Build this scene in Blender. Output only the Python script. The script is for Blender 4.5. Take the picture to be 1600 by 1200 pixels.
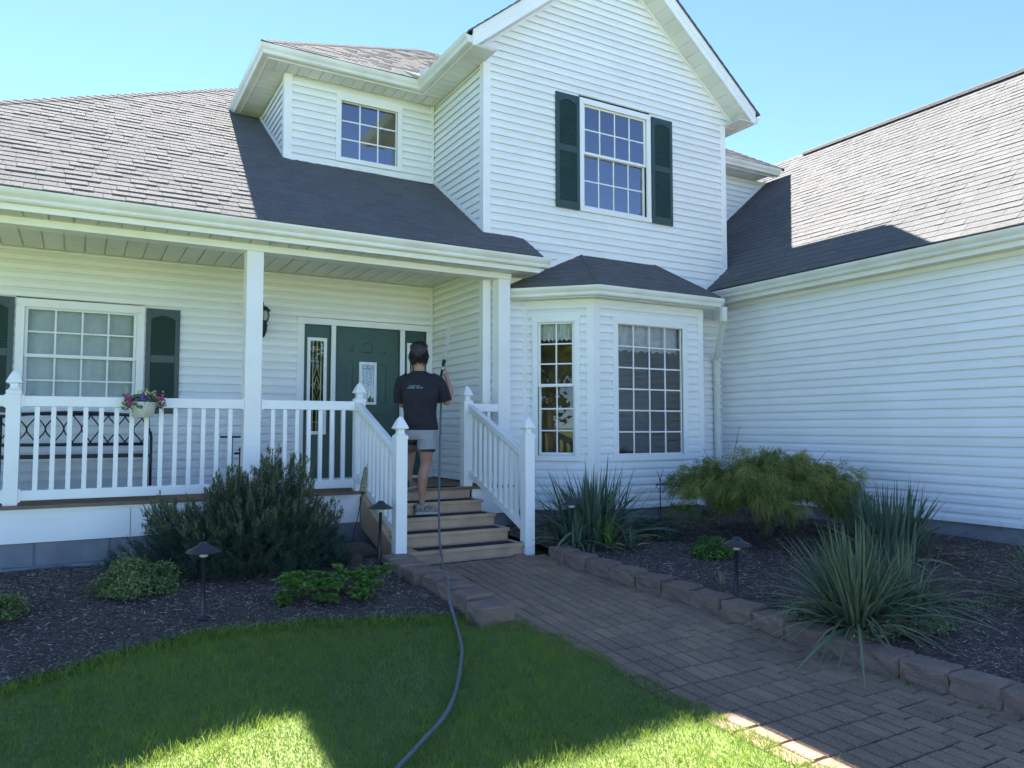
import bpy, bmesh, math, random
import numpy as np
from mathutils import Vector, Matrix, Euler
R = math.radians
random.seed(7); rng = np.random.default_rng(11)
scene = bpy.context.scene
for o in list(bpy.data.objects): bpy.data.objects.remove(o, do_unlink=True)
COL = scene.collection

# ------------------------------------------------------------------ camera
CAM = Vector((0, 0, 1.6)); YAW = R(29.808); PITCH = R(3.315)
cd = bpy.data.cameras.new('camera'); cd.sensor_width = 36; cd.lens = 36*1178.07/1600
cd.clip_start = .05; cd.clip_end = 3000
cam = bpy.data.objects.new('camera', cd); COL.objects.link(cam)
cam.location = CAM; cam.rotation_euler = (R(90)+PITCH, 0, -YAW); scene.camera = cam
# ------------------------------------------------------------------ sky and sun
SUN_TO = Vector((.118, .99, 1.0)).normalized()
world = bpy.data.worlds.new('World'); scene.world = world; world.use_nodes = True
wn = world.node_tree; wn.nodes.clear()
sky = wn.nodes.new('ShaderNodeTexSky'); sky.sky_type = 'NISHITA'; sky.sun_disc = False
sky.sun_elevation = math.asin(SUN_TO.z); sky.sun_rotation = math.atan2(SUN_TO.x, SUN_TO.y)
sky.altitude = 0; sky.air_density = .46; sky.dust_density = 0; sky.ozone_density = 5.0
bg = wn.nodes.new('ShaderNodeBackground'); bg.inputs[1].default_value = .059
wo = wn.nodes.new('ShaderNodeOutputWorld')
wn.links.new(sky.outputs[0], bg.inputs[0]); wn.links.new(bg.outputs[0], wo.inputs[0])
sl = bpy.data.lights.new('sun', 'SUN'); sl.energy = 3.8; sl.angle = R(.53); sl.color = (1, .95, .87)
sun = bpy.data.objects.new('sun', sl); COL.objects.link(sun); sun.location = (5, 30, 30)
sun.rotation_euler = (-SUN_TO).to_track_quat('-Z', 'Y').to_euler()
scene.view_settings.view_transform = 'Standard'; scene.view_settings.look = 'None'
scene.view_settings.exposure = 3.22; scene.view_settings.gamma = 1
scene.render.resolution_x = 1024; scene.render.resolution_y = 768
try:
    scene.cycles.max_bounces = 5; scene.cycles.diffuse_bounces = 3; scene.cycles.glossy_bounces = 2; scene.cycles.transmission_bounces = 3; scene.cycles.volume_bounces = 0; scene.cycles.transparent_max_bounces = 10
except Exception: pass

# ------------------------------------------------------------------ materials
def mat(name, col, rough=.6, var=0, vscale=8, col2=None, bump=0, bscale=60, spec=.5, metal=0, rnd=0, coords='Object', detail=4):
    """principled with noise mottling, fine bump and per-piece value variation"""
    m = bpy.data.materials.new(name); m.use_nodes = True; nt = m.node_tree; N = nt.nodes; L = nt.links
    b = N['Principled BSDF']; b.inputs['Roughness'].default_value = rough
    b.inputs['Specular IOR Level'].default_value = spec; b.inputs['Metallic'].default_value = metal
    c = tuple(col)+(1,)
    out = None
    tc = N.new('ShaderNodeTexCoord')
    src = tc.outputs['Object' if coords == 'World' else coords]
    if coords == 'World':
        src = N.new('ShaderNodeNewGeometry').outputs['Position']
    if var or col2:
        n = N.new('ShaderNodeTexNoise'); n.inputs['Scale'].default_value = vscale; n.inputs['Detail'].default_value = detail
        L.new(src, n.inputs['Vector'])
        mx = N.new('ShaderNodeMix'); mx.data_type = 'RGBA'
        ramp = N.new('ShaderNodeMapRange'); ramp.inputs[1].default_value = .35; ramp.inputs[2].default_value = .65
        L.new(n.outputs[0], ramp.inputs[0]); L.new(ramp.outputs[0], mx.inputs[0])
        c2 = tuple(col2)+(1,) if col2 else tuple(min(1, x*(1-var)) for x in col)+(1,)
        mx.inputs[6].default_value = c; mx.inputs[7].default_value = c2
        out = mx.outputs[2]
    if rnd:
        g = N.new('ShaderNodeNewGeometry'); oi = N.new('ShaderNodeObjectInfo')
        ad = N.new('ShaderNodeMath'); ad.operation = 'ADD'
        L.new(g.outputs['Random Per Island'], ad.inputs[0]); L.new(oi.outputs['Random'], ad.inputs[1])
        fr = N.new('ShaderNodeMath'); fr.operation = 'FRACT'; L.new(ad.outputs[0], fr.inputs[0])
        mr = N.new('ShaderNodeMapRange'); mr.inputs[3].default_value = 1-rnd; mr.inputs[4].default_value = 1+rnd
        L.new(fr.outputs[0], mr.inputs[0])
        hs = N.new('ShaderNodeHueSaturation'); L.new(mr.outputs[0], hs.inputs['Value'])
        if out is None: hs.inputs['Color'].default_value = c
        else: L.new(out, hs.inputs['Color'])
        out = hs.outputs[0]
    if out is None: b.inputs['Base Color'].default_value = c
    else: L.new(out, b.inputs['Base Color'])
    if bump:
        n2 = N.new('ShaderNodeTexNoise'); n2.inputs['Scale'].default_value = bscale; n2.inputs['Detail'].default_value = 5
        L.new(src, n2.inputs['Vector'])
        bp = N.new('ShaderNodeBump'); bp.inputs['Strength'].default_value = bump; bp.inputs['Distance'].default_value = .02
        L.new(n2.outputs[0], bp.inputs['Height']); L.new(bp.outputs[0], b.inputs['Normal'])
    return m
def speckle(m, col, scale, amount):
    """adds fine light grains (aggregate) over a material"""
    nt = m.node_tree; N = nt.nodes; L = nt.links; b = N['Principled BSDF']
    v = N.new('ShaderNodeTexNoise'); v.inputs['Scale'].default_value = scale; v.inputs['Detail'].default_value = 2
    L.new(N.new('ShaderNodeNewGeometry').outputs['Position'], v.inputs['Vector'])
    mr = N.new('ShaderNodeMapRange'); mr.inputs[1].default_value = .62-amount*.2; mr.inputs[2].default_value = .72
    L.new(v.outputs[0], mr.inputs[0])
    mx = N.new('ShaderNodeMix'); mx.data_type = 'RGBA'; mx.inputs[7].default_value = tuple(col)+(1,)
    L.new(mr.outputs[0], mx.inputs[0])
    s = b.inputs['Base Color']
    if s.links: L.new(s.links[0].from_socket, mx.inputs[6])
    else: mx.inputs[6].default_value = s.default_value
    L.new(mx.outputs[2], s)
    return m
def leafmat(name, c1, c2, rough=.5, trans=.25):
    """foliage: colour runs c1..c2 by the per-leaf value stored on the mesh; some light passes through"""
    m = bpy.data.materials.new(name); m.use_nodes = True; nt = m.node_tree; N = nt.nodes; L = nt.links
    b = N['Principled BSDF']; b.inputs['Roughness'].default_value = rough; b.inputs['Specular IOR Level'].default_value = .15
    a = N.new('ShaderNodeAttribute'); a.attribute_name = 'leaf'
    mx = N.new('ShaderNodeMix'); mx.data_type = 'RGBA'; mx.inputs[6].default_value = tuple(c1)+(1,); mx.inputs[7].default_value = tuple(c2)+(1,)
    L.new(a.outputs['Fac'], mx.inputs[0]); L.new(mx.outputs[2], b.inputs['Base Color'])
    t = N.new('ShaderNodeBsdfTranslucent'); L.new(mx.outputs[2], t.inputs[0])
    ms = N.new('ShaderNodeMixShader'); ms.inputs[0].default_value = trans
    L.new(b.outputs[0], ms.inputs[1]); L.new(t.outputs[0], ms.inputs[2]); L.new(ms.outputs[0], N['Material Output'].inputs[0])
    return m
def glassmat(name, refl=1.0, tint=(1, 1, 1), ior=1.5):
    m = bpy.data.materials.new(name); m.use_nodes = True; nt = m.node_tree; N = nt.nodes; L = nt.links
    N.remove(N['Principled BSDF'])
    t = N.new('ShaderNodeBsdfTransparent'); t.inputs[0].default_value = tuple(tint)+(1,)
    g = N.new('ShaderNodeBsdfGlossy'); g.inputs['Roughness'].default_value = .01; g.inputs[0].default_value = (refl, refl, refl, 1)
    f = N.new('ShaderNodeFresnel'); f.inputs[0].default_value = ior
    ms = N.new('ShaderNodeMixShader'); L.new(f.outputs[0], ms.inputs[0])
    L.new(t.outputs[0], ms.inputs[1]); L.new(g.outputs[0], ms.inputs[2]); L.new(ms.outputs[0], N['Material Output'].inputs[0])
    return m
M = {}
M['siding'] = mat('vinyl_siding', (.84, .86, .87), .42, col2=(.80, .82, .82), vscale=1.3, coords='World', rnd=.025, bump=.05, bscale=25)
M['trim'] = mat('white_trim', (.84, .85, .85), .4, var=.05, vscale=3, coords='World')
M['soffit'] = mat('white_soffit', (.74, .75, .73), .5, var=.1, vscale=2.5, coords='World', rnd=.04)
M['gutter'] = mat('gutter_enamel', (.78, .80, .78), .32, col2=(.68, .69, .64), vscale=2.2, coords='World')
M['rail'] = mat('rail_vinyl', (.85, .86, .87), .35, var=.04, vscale=4, coords='World', rnd=.015)
M['shingle'] = speckle(mat('asphalt_shingle', (.100, .104, .112), 1.0, col2=(.122, .123, .126), vscale=.8, coords='World', rnd=.13, bump=.6, bscale=260, spec=.06), (.30, .29, .28), 330, .9)
M['roofdeck'] = mat('roof_felt', (.03, .03, .035), .9)
M['vent'] = mat('ridge_cap', (.05, .05, .055), .85, bump=.4, bscale=200)
M['green'] = mat('dark_green_paint', (.028, .062, .054), .4, var=.15, vscale=3, coords='World')
M['dgreen'] = mat('door_green_paint', (.026, .082, .060), .42, var=.12, vscale=3, coords='World')
M['glass'] = glassmat('window_glass', 1.0, (.88, .92, .92), 2.1)
M['screened'] = glassmat('screened_glass', .8, (.80, .84, .83), 1.28)
M['skyglass'] = glassmat('upper_glass', 1.0, (.88, .92, .92), 2.9)
M['bayglass'] = glassmat('bay_side_glass', 1.0, (.9, .93, .9), 1.55)
M['dglass'] = glassmat('leaded_glass', .9, (.8, .85, .75), 1.7)
M['came'] = mat('brass_came', (.62, .58, .42), .35, metal=.6)
M['sheer'] = mat('sheer_curtain', (.62, .66, .62), .9, col2=(.54, .58, .55), vscale=6, coords='World')
M['valance'] = mat('lace_valance', (.78, .80, .82), .9, col2=(.60, .62, .65), vscale=14, coords='World')
M['room'] = mat('room_inside', (.085, .09, .105), .9, var=.3, vscale=3)
M['roomtan'] = mat('room_inside_tan', (.34, .24, .13), .9, col2=(.15, .105, .06), vscale=4)
M['roomlit'] = mat('hall_inside', (.20, .19, .10), .9, col2=(.10, .10, .05), vscale=5)
M['deck'] = mat('deck_boards', (.21, .135, .095), .6, var=.25, vscale=9, coords='World', bump=.15, bscale=40)
M['step'] = mat('tan_step_paint', (.52, .355, .235), .55, col2=(.43, .29, .19), vscale=6, coords='World', bump=.12, bscale=50)
M['mat'] = mat('grip_strip', (.022, .022, .026), .95, bump=.8, bscale=300)
M['block'] = mat('foundation_block', (.23, .25, .27), .85, col2=(.19, .20, .22), vscale=5, coords='World', bump=.4, bscale=50)
M['footing'] = mat('footing_concrete', (.33, .34, .35), .9, col2=(.20, .21, .22), vscale=9, coords='World', bump=.5, bscale=40)
M['paver'] = speckle(mat('brick_paver', (.36, .225, .13), .9, col2=(.225, .145, .09), vscale=1.7, coords='World', rnd=.20, bump=1.0, bscale=120), (.42, .335, .26), 150, .75)
M['sand'] = mat('joint_sand', (.022, .02, .018), .95, bump=.5, bscale=120)
M['stone'] = speckle(mat('garden_block', (.26, .17, .12), .9, col2=(.19, .128, .095), vscale=7, coords='World', rnd=.14, bump=.9, bscale=70), (.27, .22, .20), 180, .6)
M['soil'] = mat('bark_mulch', (.070, .052, .045), .95, col2=(.10, .078, .068), vscale=22, coords='World', bump=1, bscale=45)
M['turf'] = mat('turf_soil', (.14, .20, .05), .95, col2=(.17, .22, .06), vscale=1.4, coords='World', bump=.8, bscale=30)
M['iron'] = mat('black_iron', (.018, .022, .03), .5, var=.2, vscale=20)
M['lamp'] = mat('path_light_metal', (.035, .037, .045), .38, var=.2, vscale=15, metal=.3)
M['frost'] = mat('lantern_glass', (.55, .55, .48), .3)
M['hose'] = mat('grey_hose', (.125, .145, .155), .5, var=.15, vscale=6, coords='World')
M['black'] = mat('black_plastic', (.012, .012, .014), .4)
M['chrome'] = mat('bright_metal', (.6, .6, .6), .2, metal=1)
M['brass'] = mat('door_brass', (.38, .36, .30), .25, metal=1)
M['wicker'] = mat('white_planter', (.72, .74, .70), .55, var=.12, vscale=12)
M['bark'] = mat('bark', (.09, .068, .052), .9, var=.35, vscale=16, bump=.8, bscale=40)
M['skin'] = mat('skin', (.42, .235, .165), .5, col2=(.37, .195, .135), vscale=9)
M['hair'] = mat('dark_hair', (.022, .018, .020), .45, col2=(.04, .032, .032), vscale=50, bump=.6, bscale=120)
M['shirt'] = speckle(mat('black_shirt', (.012, .013, .022), .85, var=.25, vscale=14, bump=.35, bscale=28), (.06, .055, .07), 75, .05)
M['shorts'] = mat('grey_shorts', (.33, .345, .37), .8, var=.12, vscale=16, bump=.35, bscale=22)
M['liner'] = mat('shorts_liner', (.02, .022, .035), .8)
M['shoe'] = mat('shoe_mesh', (.27, .25, .21), .8, col2=(.12, .11, .09), vscale=30)
M['sole'] = mat('shoe_sole', (.42, .40, .36), .7)
M['print'] = mat('shirt_print', (.35, .5, .72), .7)
M['plaque'] = mat('cream_plaque', (.42, .40, .27), .7, col2=(.30, .27, .15), vscale=20)
M['rust'] = mat('rusty_stake', (.07, .04, .035), .8)
M['cover'] = mat('hall_white', (.6, .6, .58), .8)

# ------------------------------------------------------------------ mesh helpers
def link(o, parent=None):
    COL.objects.link(o)
    if parent: o.parent = parent
    return o
def tag(o, label=None, cat=None, group=None, kind=None):
    if label: o['label'] = label
    if cat: o['category'] = cat
    if group: o['group'] = group
    if kind: o['kind'] = kind
    return o
def empty(name, loc=(0, 0, 0)):
    o = bpy.data.objects.new(name, None); o.empty_display_size = .2; o.location = loc
    return link(o)
class MB:
    def __init__(s): s.v = []; s.f = []
    def add(s, V, F):
        n = len(s.v); s.v += [tuple(p) for p in V]; s.f += [tuple(i+n for i in f) for f in F]; return s
    def box(s, x0, x1, y0, y1, z0, z1):
        return s.add([(x0,y0,z0),(x1,y0,z0),(x1,y1,z0),(x0,y1,z0),(x0,y0,z1),(x1,y0,z1),(x1,y1,z1),(x0,y1,z1)],
            [(0,3,2,1),(4,5,6,7),(0,1,5,4),(1,2,6,5),(2,3,7,6),(3,0,4,7)])
    def obox(s, O, U, N, u0, u1, n0, n1, z0, z1):
        """box in a wall frame: U along the wall, N outward (2-D vectors), O the wall's origin"""
        P = lambda u, n, z: (O[0]+U[0]*u+N[0]*n, O[1]+U[1]*u+N[1]*n, z)
        return s.add([P(u0,n1,z0),P(u1,n1,z0),P(u1,n0,z0),P(u0,n0,z0),P(u0,n1,z1),P(u1,n1,z1),P(u1,n0,z1),P(u0,n0,z1)],
            [(0,3,2,1),(4,5,6,7),(0,1,5,4),(1,2,6,5),(2,3,7,6),(3,0,4,7)])
    def prism(s, poly, d):
        """extrude a 3-D polygon by vector d"""
        n = len(poly); A = [Vector(p) for p in poly]; d = Vector(d); B = [p+d for p in A]
        return s.add(A+B, [tuple(range(n)), tuple(range(2*n-1, n-1, -1))]+[(i, n+i, n+(i+1) % n, (i+1) % n) for i in range(n)])
    def tube(s, pts, r, seg=8, cap=True):
        pts = [Vector(p) for p in pts]; n = len(pts); rr = r if hasattr(r, '__len__') else [r]*n
        base = len(s.v); up = Vector((0, 0, 1)); prev = None
        for i, p in enumerate(pts):
            t = (pts[min(i+1, n-1)]-pts[max(i-1, 0)])
            t = t.normalized() if t.length > 1e-9 else Vector((0, 0, 1))
            if prev is None:
                a = t.cross(up) if abs(t.dot(up)) < .95 else t.cross(Vector((1, 0, 0)))
            else: a = prev-t*prev.dot(t)
            a.normalize(); prev = a; b = t.cross(a)
            for k in range(seg):
                q = 2*math.pi*k/seg; s.v.append(tuple(p+(a*math.cos(q)+b*math.sin(q))*rr[i]))
        for i in range(n-1):
            for k in range(seg):
                a0 = base+i*seg+k; a1 = base+i*seg+(k+1) % seg
                s.f.append((a0, a1, a1+seg, a0+seg))
        if cap:
            s.f.append(tuple(base+k for k in range(seg))[::-1]); s.f.append(tuple(base+(n-1)*seg+k for k in range(seg)))
        return s
    def lathe(s, prof, c=(0, 0, 0), seg=16, a0=0, square=False):
        base = len(s.v); seg = 4 if square else seg; n = len(prof)
        for (r, z) in prof:
            for k in range(seg):
                q = 2*math.pi*k/seg+a0+(math.pi/4 if square else 0); rr = r*(2**.5 if square else 1)
                s.v.append((c[0]+rr*math.cos(q), c[1]+rr*math.sin(q), c[2]+z))
        for i in range(n-1):
            for k in range(seg):
                a = base+i*seg+k; b = base+i*seg+(k+1) % seg
                s.f.append((a, b, b+seg, a+seg))
        s.f.append(tuple(base+k for k in range(seg))[::-1]); s.f.append(tuple(base+(n-1)*seg+k for k in range(seg)))
        return s
    def build(s, name, m, parent=None, smooth=False, bevel=0):
        me = bpy.data.meshes.new(name); me.from_pydata(s.v, [], s.f); me.materials.append(M[m] if isinstance(m, str) else m)
        if smooth:
            me.polygons.foreach_set('use_smooth', [True]*len(me.polygons))
        me.update(); o = bpy.data.objects.new(name, me); link(o, parent)
        if bevel:
            b = o.modifiers.new('bevel', 'BEVEL'); b.width = bevel; b.segments = 2; b.limit_method = 'ANGLE'
        return o
def np_mesh(name, V, Q=None, T=None, m=None, parent=None, leaf=None, smooth=False):
    """fast mesh from numpy: V (n,3), Q (k,4), T (j,3), leaf = per-vertex value 0..1"""
    me = bpy.data.meshes.new(name); V = np.asarray(V, np.float32)
    Q = np.zeros((0, 4), np.int32) if Q is None else np.asarray(Q, np.int32)
    T = np.zeros((0, 3), np.int32) if T is None else np.asarray(T, np.int32)
    me.vertices.add(len(V)); me.vertices.foreach_set('co', V.ravel())
    nl = Q.size+T.size; me.loops.add(nl); me.loops.foreach_set('vertex_index', np.concatenate([Q.ravel(), T.ravel()]))
    me.polygons.add(len(Q)+len(T))
    ls = np.concatenate([np.arange(len(Q))*4, Q.size+np.arange(len(T))*3]).astype(np.int32)
    me.polygons.foreach_set('loop_start', ls)
    if smooth: me.polygons.foreach_set('use_smooth', np.ones(len(Q)+len(T), bool))
    if leaf is not None:
        a = me.attributes.new('leaf', 'FLOAT', 'POINT'); a.data.foreach_set('value', np.asarray(leaf, np.float32))
    me.materials.append(M[m] if isinstance(m, str) else m)
    me.update(calc_edges=True); me.validate()
    return link(bpy.data.objects.new(name, me), parent)
def unit(a): return a/np.maximum(np.linalg.norm(a, axis=-1, keepdims=True), 1e-9)
def strips(name, P, D, Ln, Wd, bend, m, parent=None, segs=3, leaf=None, side=None, droop=None, tipw=.08):
    """tapered bending blades: roots P, directions D, lengths, widths; droop pulls the tip down (or along a vector)"""
    n = len(P); D = unit(D); t = np.linspace(0, 1, segs+1)
    g = np.tile([0, 0, -1.], (n, 1)) if droop is None else droop
    if side is None:
        side = np.cross(D, rng.normal(size=(n, 3)))
    side = unit(side)
    Ln = np.broadcast_to(Ln, n); Wd = np.broadcast_to(Wd, n); bend = np.broadcast_to(bend, n)
    V = np.zeros((n, segs+1, 2, 3))
    for i, s in enumerate(t):
        c = P+D*(Ln*s)[:, None]+g*(bend*Ln*s*s)[:, None]
        w = (Wd*.5*(1-s*s*(1-tipw)))[:, None]*side
        V[:, i, 0] = c-w; V[:, i, 1] = c+w
    idx = np.arange(n*(segs+1)*2).reshape(n, segs+1, 2)
    Q = np.stack([idx[:, :-1, 0], idx[:, :-1, 1], idx[:, 1:, 1], idx[:, 1:, 0]], -1).reshape(-1, 4)
    lv = rng.random(n) if leaf is None else leaf
    return np_mesh(name, V.reshape(-1, 3), Q, None, m, parent, np.repeat(lv, (segs+1)*2))
def leaves(name, P, N_, size, m, parent=None, leaf=None, aspect=1.7, up=None):
    """folded diamond leaves (two triangles with a crease) at P, facing N_"""
    n = len(P); N_ = unit(N_); a = unit(np.cross(N_, rng.normal(size=(n, 3)))) if up is None else unit(up-N_*np.sum(up*N_, 1, keepdims=True)); b = np.cross(N_, a)
    size = np.broadcast_to(size, n)[:, None]
    V = np.stack([P-a*size*.1, P+a*size*.45+b*size*.5/aspect+N_*size*.08, P+a*size, P+a*size*.45-b*size*.5/aspect+N_*size*.08], 1)
    idx = np.arange(n*4).reshape(n, 4)
    T = np.concatenate([idx[:, [0, 1, 2]], idx[:, [0, 2, 3]]])
    lv = rng.random(n) if leaf is None else leaf
    return np_mesh(name, V.reshape(-1, 3), None, T, m, parent, np.repeat(lv, 4))

def project(p):
    """pixel position (for choosing which pieces show largest; nothing is placed with it)"""
    F = Vector((math.sin(YAW)*math.cos(PITCH), math.cos(YAW)*math.cos(PITCH), math.sin(PITCH)))
    Rt = Vector((math.cos(YAW), -math.sin(YAW), 0)); U = Rt.cross(F); d = Vector(p)-CAM; z = d.dot(F)
    if z < .1: return None
    return 800+1178*d.dot(Rt)/z, 600-1178*d.dot(U)/z, z
# ------------------------------------------------------------------ ground shape
def gz(x, y):
    y = np.asarray(y, float)
    z = np.where(y >= 7, .255, np.where(y >= 3.5, .255-(7-y)*.078, -.018-.03*(1-np.exp(-(3.5-np.minimum(y, 3.5))/1.2))))
    x = np.asarray(x, float); t = np.clip((1.1-x)/1.5, 0, 1); t = t*t*(3-2*t)
    return z-.12*t*np.clip((7.4-y)/2, 0, 1)
CURB = [(6.9, 4.22), (6.3, 4.20), (5.64, 4.31), (4.86, 4.44), (4.3, 4.50), (3.5, 4.555), (2.8, 4.56), (2.0, 4.56), (0.2, 4.56), (-2, 4.56)]
def curbx(y): return float(np.interp(y, [c[0] for c in CURB[::-1]], [c[1] for c in CURB[::-1]]))
def walkleft(y): return float(np.interp(y, [0, 2.55, 3.45, 4.25, 5.14, 6.0, 6.9], [3.02, 3.06, 3.10, 3.03, 2.89, 2.86, 2.80]))
def lawnedge(x): return np.interp(x, [-6, -2, -.37, .17, .77, 1.5, 2.05, 2.66, 3.0], [4.2, 4.9, 5.52, 5.69, 5.76, 5.67, 5.52, 5.29, 5.2])
def bedz(x, y):
    """the raised planting bed on the right"""
    x = np.asarray(x, float); y = np.asarray(y, float)
    t = np.clip((x-4.75)/3.6, 0, 1)
    return (gz(x, y)+.115)*(1-t)+.375*t + .012*np.sin(x*5+y*3)
def leftz(x, y):
    return gz(x, y)+.02+.03*np.clip((np.asarray(y)-np.asarray(lawnedge(x)))*2, 0, 1)+.008*np.sin(np.asarray(x)*7+np.asarray(y)*5)

def grid_sheet(name, xs, ys, zf, m, kind, keep=None, parent=None):
    X, Y = np.meshgrid(xs, ys); Z = zf(X, Y); V = np.stack([X, Y, Z], -1).reshape(-1, 3)
    nx = len(xs); ny = len(ys); i = np.arange(nx*ny).reshape(ny, nx)
    Q = np.stack([i[:-1, :-1], i[:-1, 1:], i[1:, 1:], i[1:, :-1]], -1).reshape(-1, 4)
    if keep is not None:
        c = V[Q].mean(1); Q = Q[keep(c[:, 0], c[:, 1])]
    o = np_mesh(name, V, Q, None, m, parent, smooth=True)
    if kind: o['kind'] = kind
    return o
xs = np.concatenate([[-1500, -300, -60, -25], np.linspace(-12, 16, 57), [30, 70, 300, 1500]])
ys = np.concatenate([[-1500, -300, -60, -25], np.linspace(-12, 20, 65), [30, 70, 300, 1500]])
o = grid_sheet('ground', xs, ys, lambda x, y: gz(x, y)-.012, 'turf', 'structure')
lawn_bank = grid_sheet('lawn_bank', np.linspace(1.9, 3.12, 62), np.linspace(-1, 5.3, 90), lambda x, y: gz(x, y)-.016+.036*np.clip((x-np.interp(y, [0, 2.55, 3.45, 4.25, 5.14, 6.0, 6.9], [3.02, 3.06, 3.10, 3.03, 2.89, 2.86, 2.80])+.75)*1.7, 0, 1), 'turf', 'structure',
    keep=lambda x, y: (x < np.interp(y, [0, 2.55, 3.45, 4.25, 5.14, 6.0, 6.9], [3.02, 3.06, 3.10, 3.03, 2.89, 2.86, 2.80])+.01) & ~((x > 2.56) & (y > 5.0)))
lawn_bank['label'] = 'edge of the lawn rising slightly to the walk'
o['label'] = 'green lawn ground around the house'
# left bed
o = grid_sheet('mulch_bed', np.linspace(-6, 2.9, 150), np.linspace(4.2, 8.25, 70), leftz, 'soil', 'structure',
    keep=lambda x, y: (y > lawnedge(x)) & ((x < 2.62) | ((y > 6.95) & (x < 2.85))))
o['label'] = 'dark mulch bed below the porch'
o = grid_sheet('mulch_bed', np.linspace(4.2, 8.57, 90), np.linspace(-2, 8.5, 180), bedz, 'soil', 'structure',
    keep=lambda x, y: (x > np.interp(y, [c[0] for c in CURB[::-1]], [c[1] for c in CURB[::-1]])+.06) )
o['label'] = 'raised dark mulch bed along the garage wing'

# ================================================================== the house
house = tag(empty('house', (4.5, 9, .25)), 'white sided two-storey house with covered porch, bay window and garage wing', 'house')
_inv = Matrix.Translation(-Vector((4.5, 9, .25)))
def hp(o):
    """hang a part on the house without moving it"""
    o.parent = house; o.matrix_parent_inverse = _inv; return o
YP, XC, YG, XR, XW = 10.063, 4.437, 8.47, 8.70, 8.56
DECK = .89; SB = .545

def intervals(a, b, holes, z0, z1):
    iv = [(a, b)]
    for (h0, h1, k0, k1) in holes:
        if min(z1, k1)-max(z0, k0) > .5*(z1-z0):
            nv = []
            for (p, q) in iv:
                if h0 > p: nv.append((p, min(q, h0)))
                if h1 < q: nv.append((max(p, h1), q))
            iv = [(p, q) for p, q in nv if q-p > .012]
    return iv
def sided_wall(name, O, U, N, z0, z1, course, ur, holes=(), label=None):
    """backing wall + one lap board per course and run; ur(z) -> (u0,u1)"""
    P = lambda u, n, z: (O[0]+U[0]*u+N[0]*n, O[1]+U[1]*u+N[1]*n, z)
    wb = MB(); boards = []; z = z0; seam = random.Random(name)
    while z < z1-.005:
        zt = min(z+course, z1); c = zt-z
        lo = ur(z); hi = ur(zt); mid = ur((z+zt)/2)
        if max(hi[1]-hi[0], lo[1]-lo[0]) > .02:
            todo = [(p, q, 0) for (p, q) in intervals(mid[0], mid[1], holes, z, zt)]; cut = 0
            while todo:
                p, q, lift = todo.pop(0)
                fl = abs(p-mid[0]) < 1e-6; fr = abs(q-mid[1]) < 1e-6
                if q-p > 3.2 and cut < 1:
                    cut = 1; sp_ = p+(q-p)*seam.uniform(.2, .8); todo += [(p, sp_+.012, .0), (sp_, q, .0022)]; continue
                rows = [(z+.0035, .010), (z+.004, .021), (z+.52*c, .020), (z+.62*c, .0155), (z+.82*c, .006), (zt+.008, -.001)]
                V = []
                for (zz, nn) in rows:
                    a, b = ur(min(max(zz, z0), z1))
                    V += [P(a if fl else p, nn+lift, zz), P(b if fr else q, nn+lift, zz)]
                boards.append((V, [(2*i, 2*i+1, 2*i+3, 2*i+2) for i in range(len(rows)-1)]))
                wb.add([P(lo[0] if fl else p, -.002, z), P(lo[1] if fr else q, -.002, z), P(hi[1] if fr else q, -.002, zt), P(hi[0] if fl else p, -.002, zt)], [(0, 1, 2, 3)])
        z = zt
    w = hp(wb.build(name, 'siding'))
    if label: w['label'] = label
    for V, F in boards:
        MB().add(V, F).build('siding_board', 'siding', w)
    return w
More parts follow.
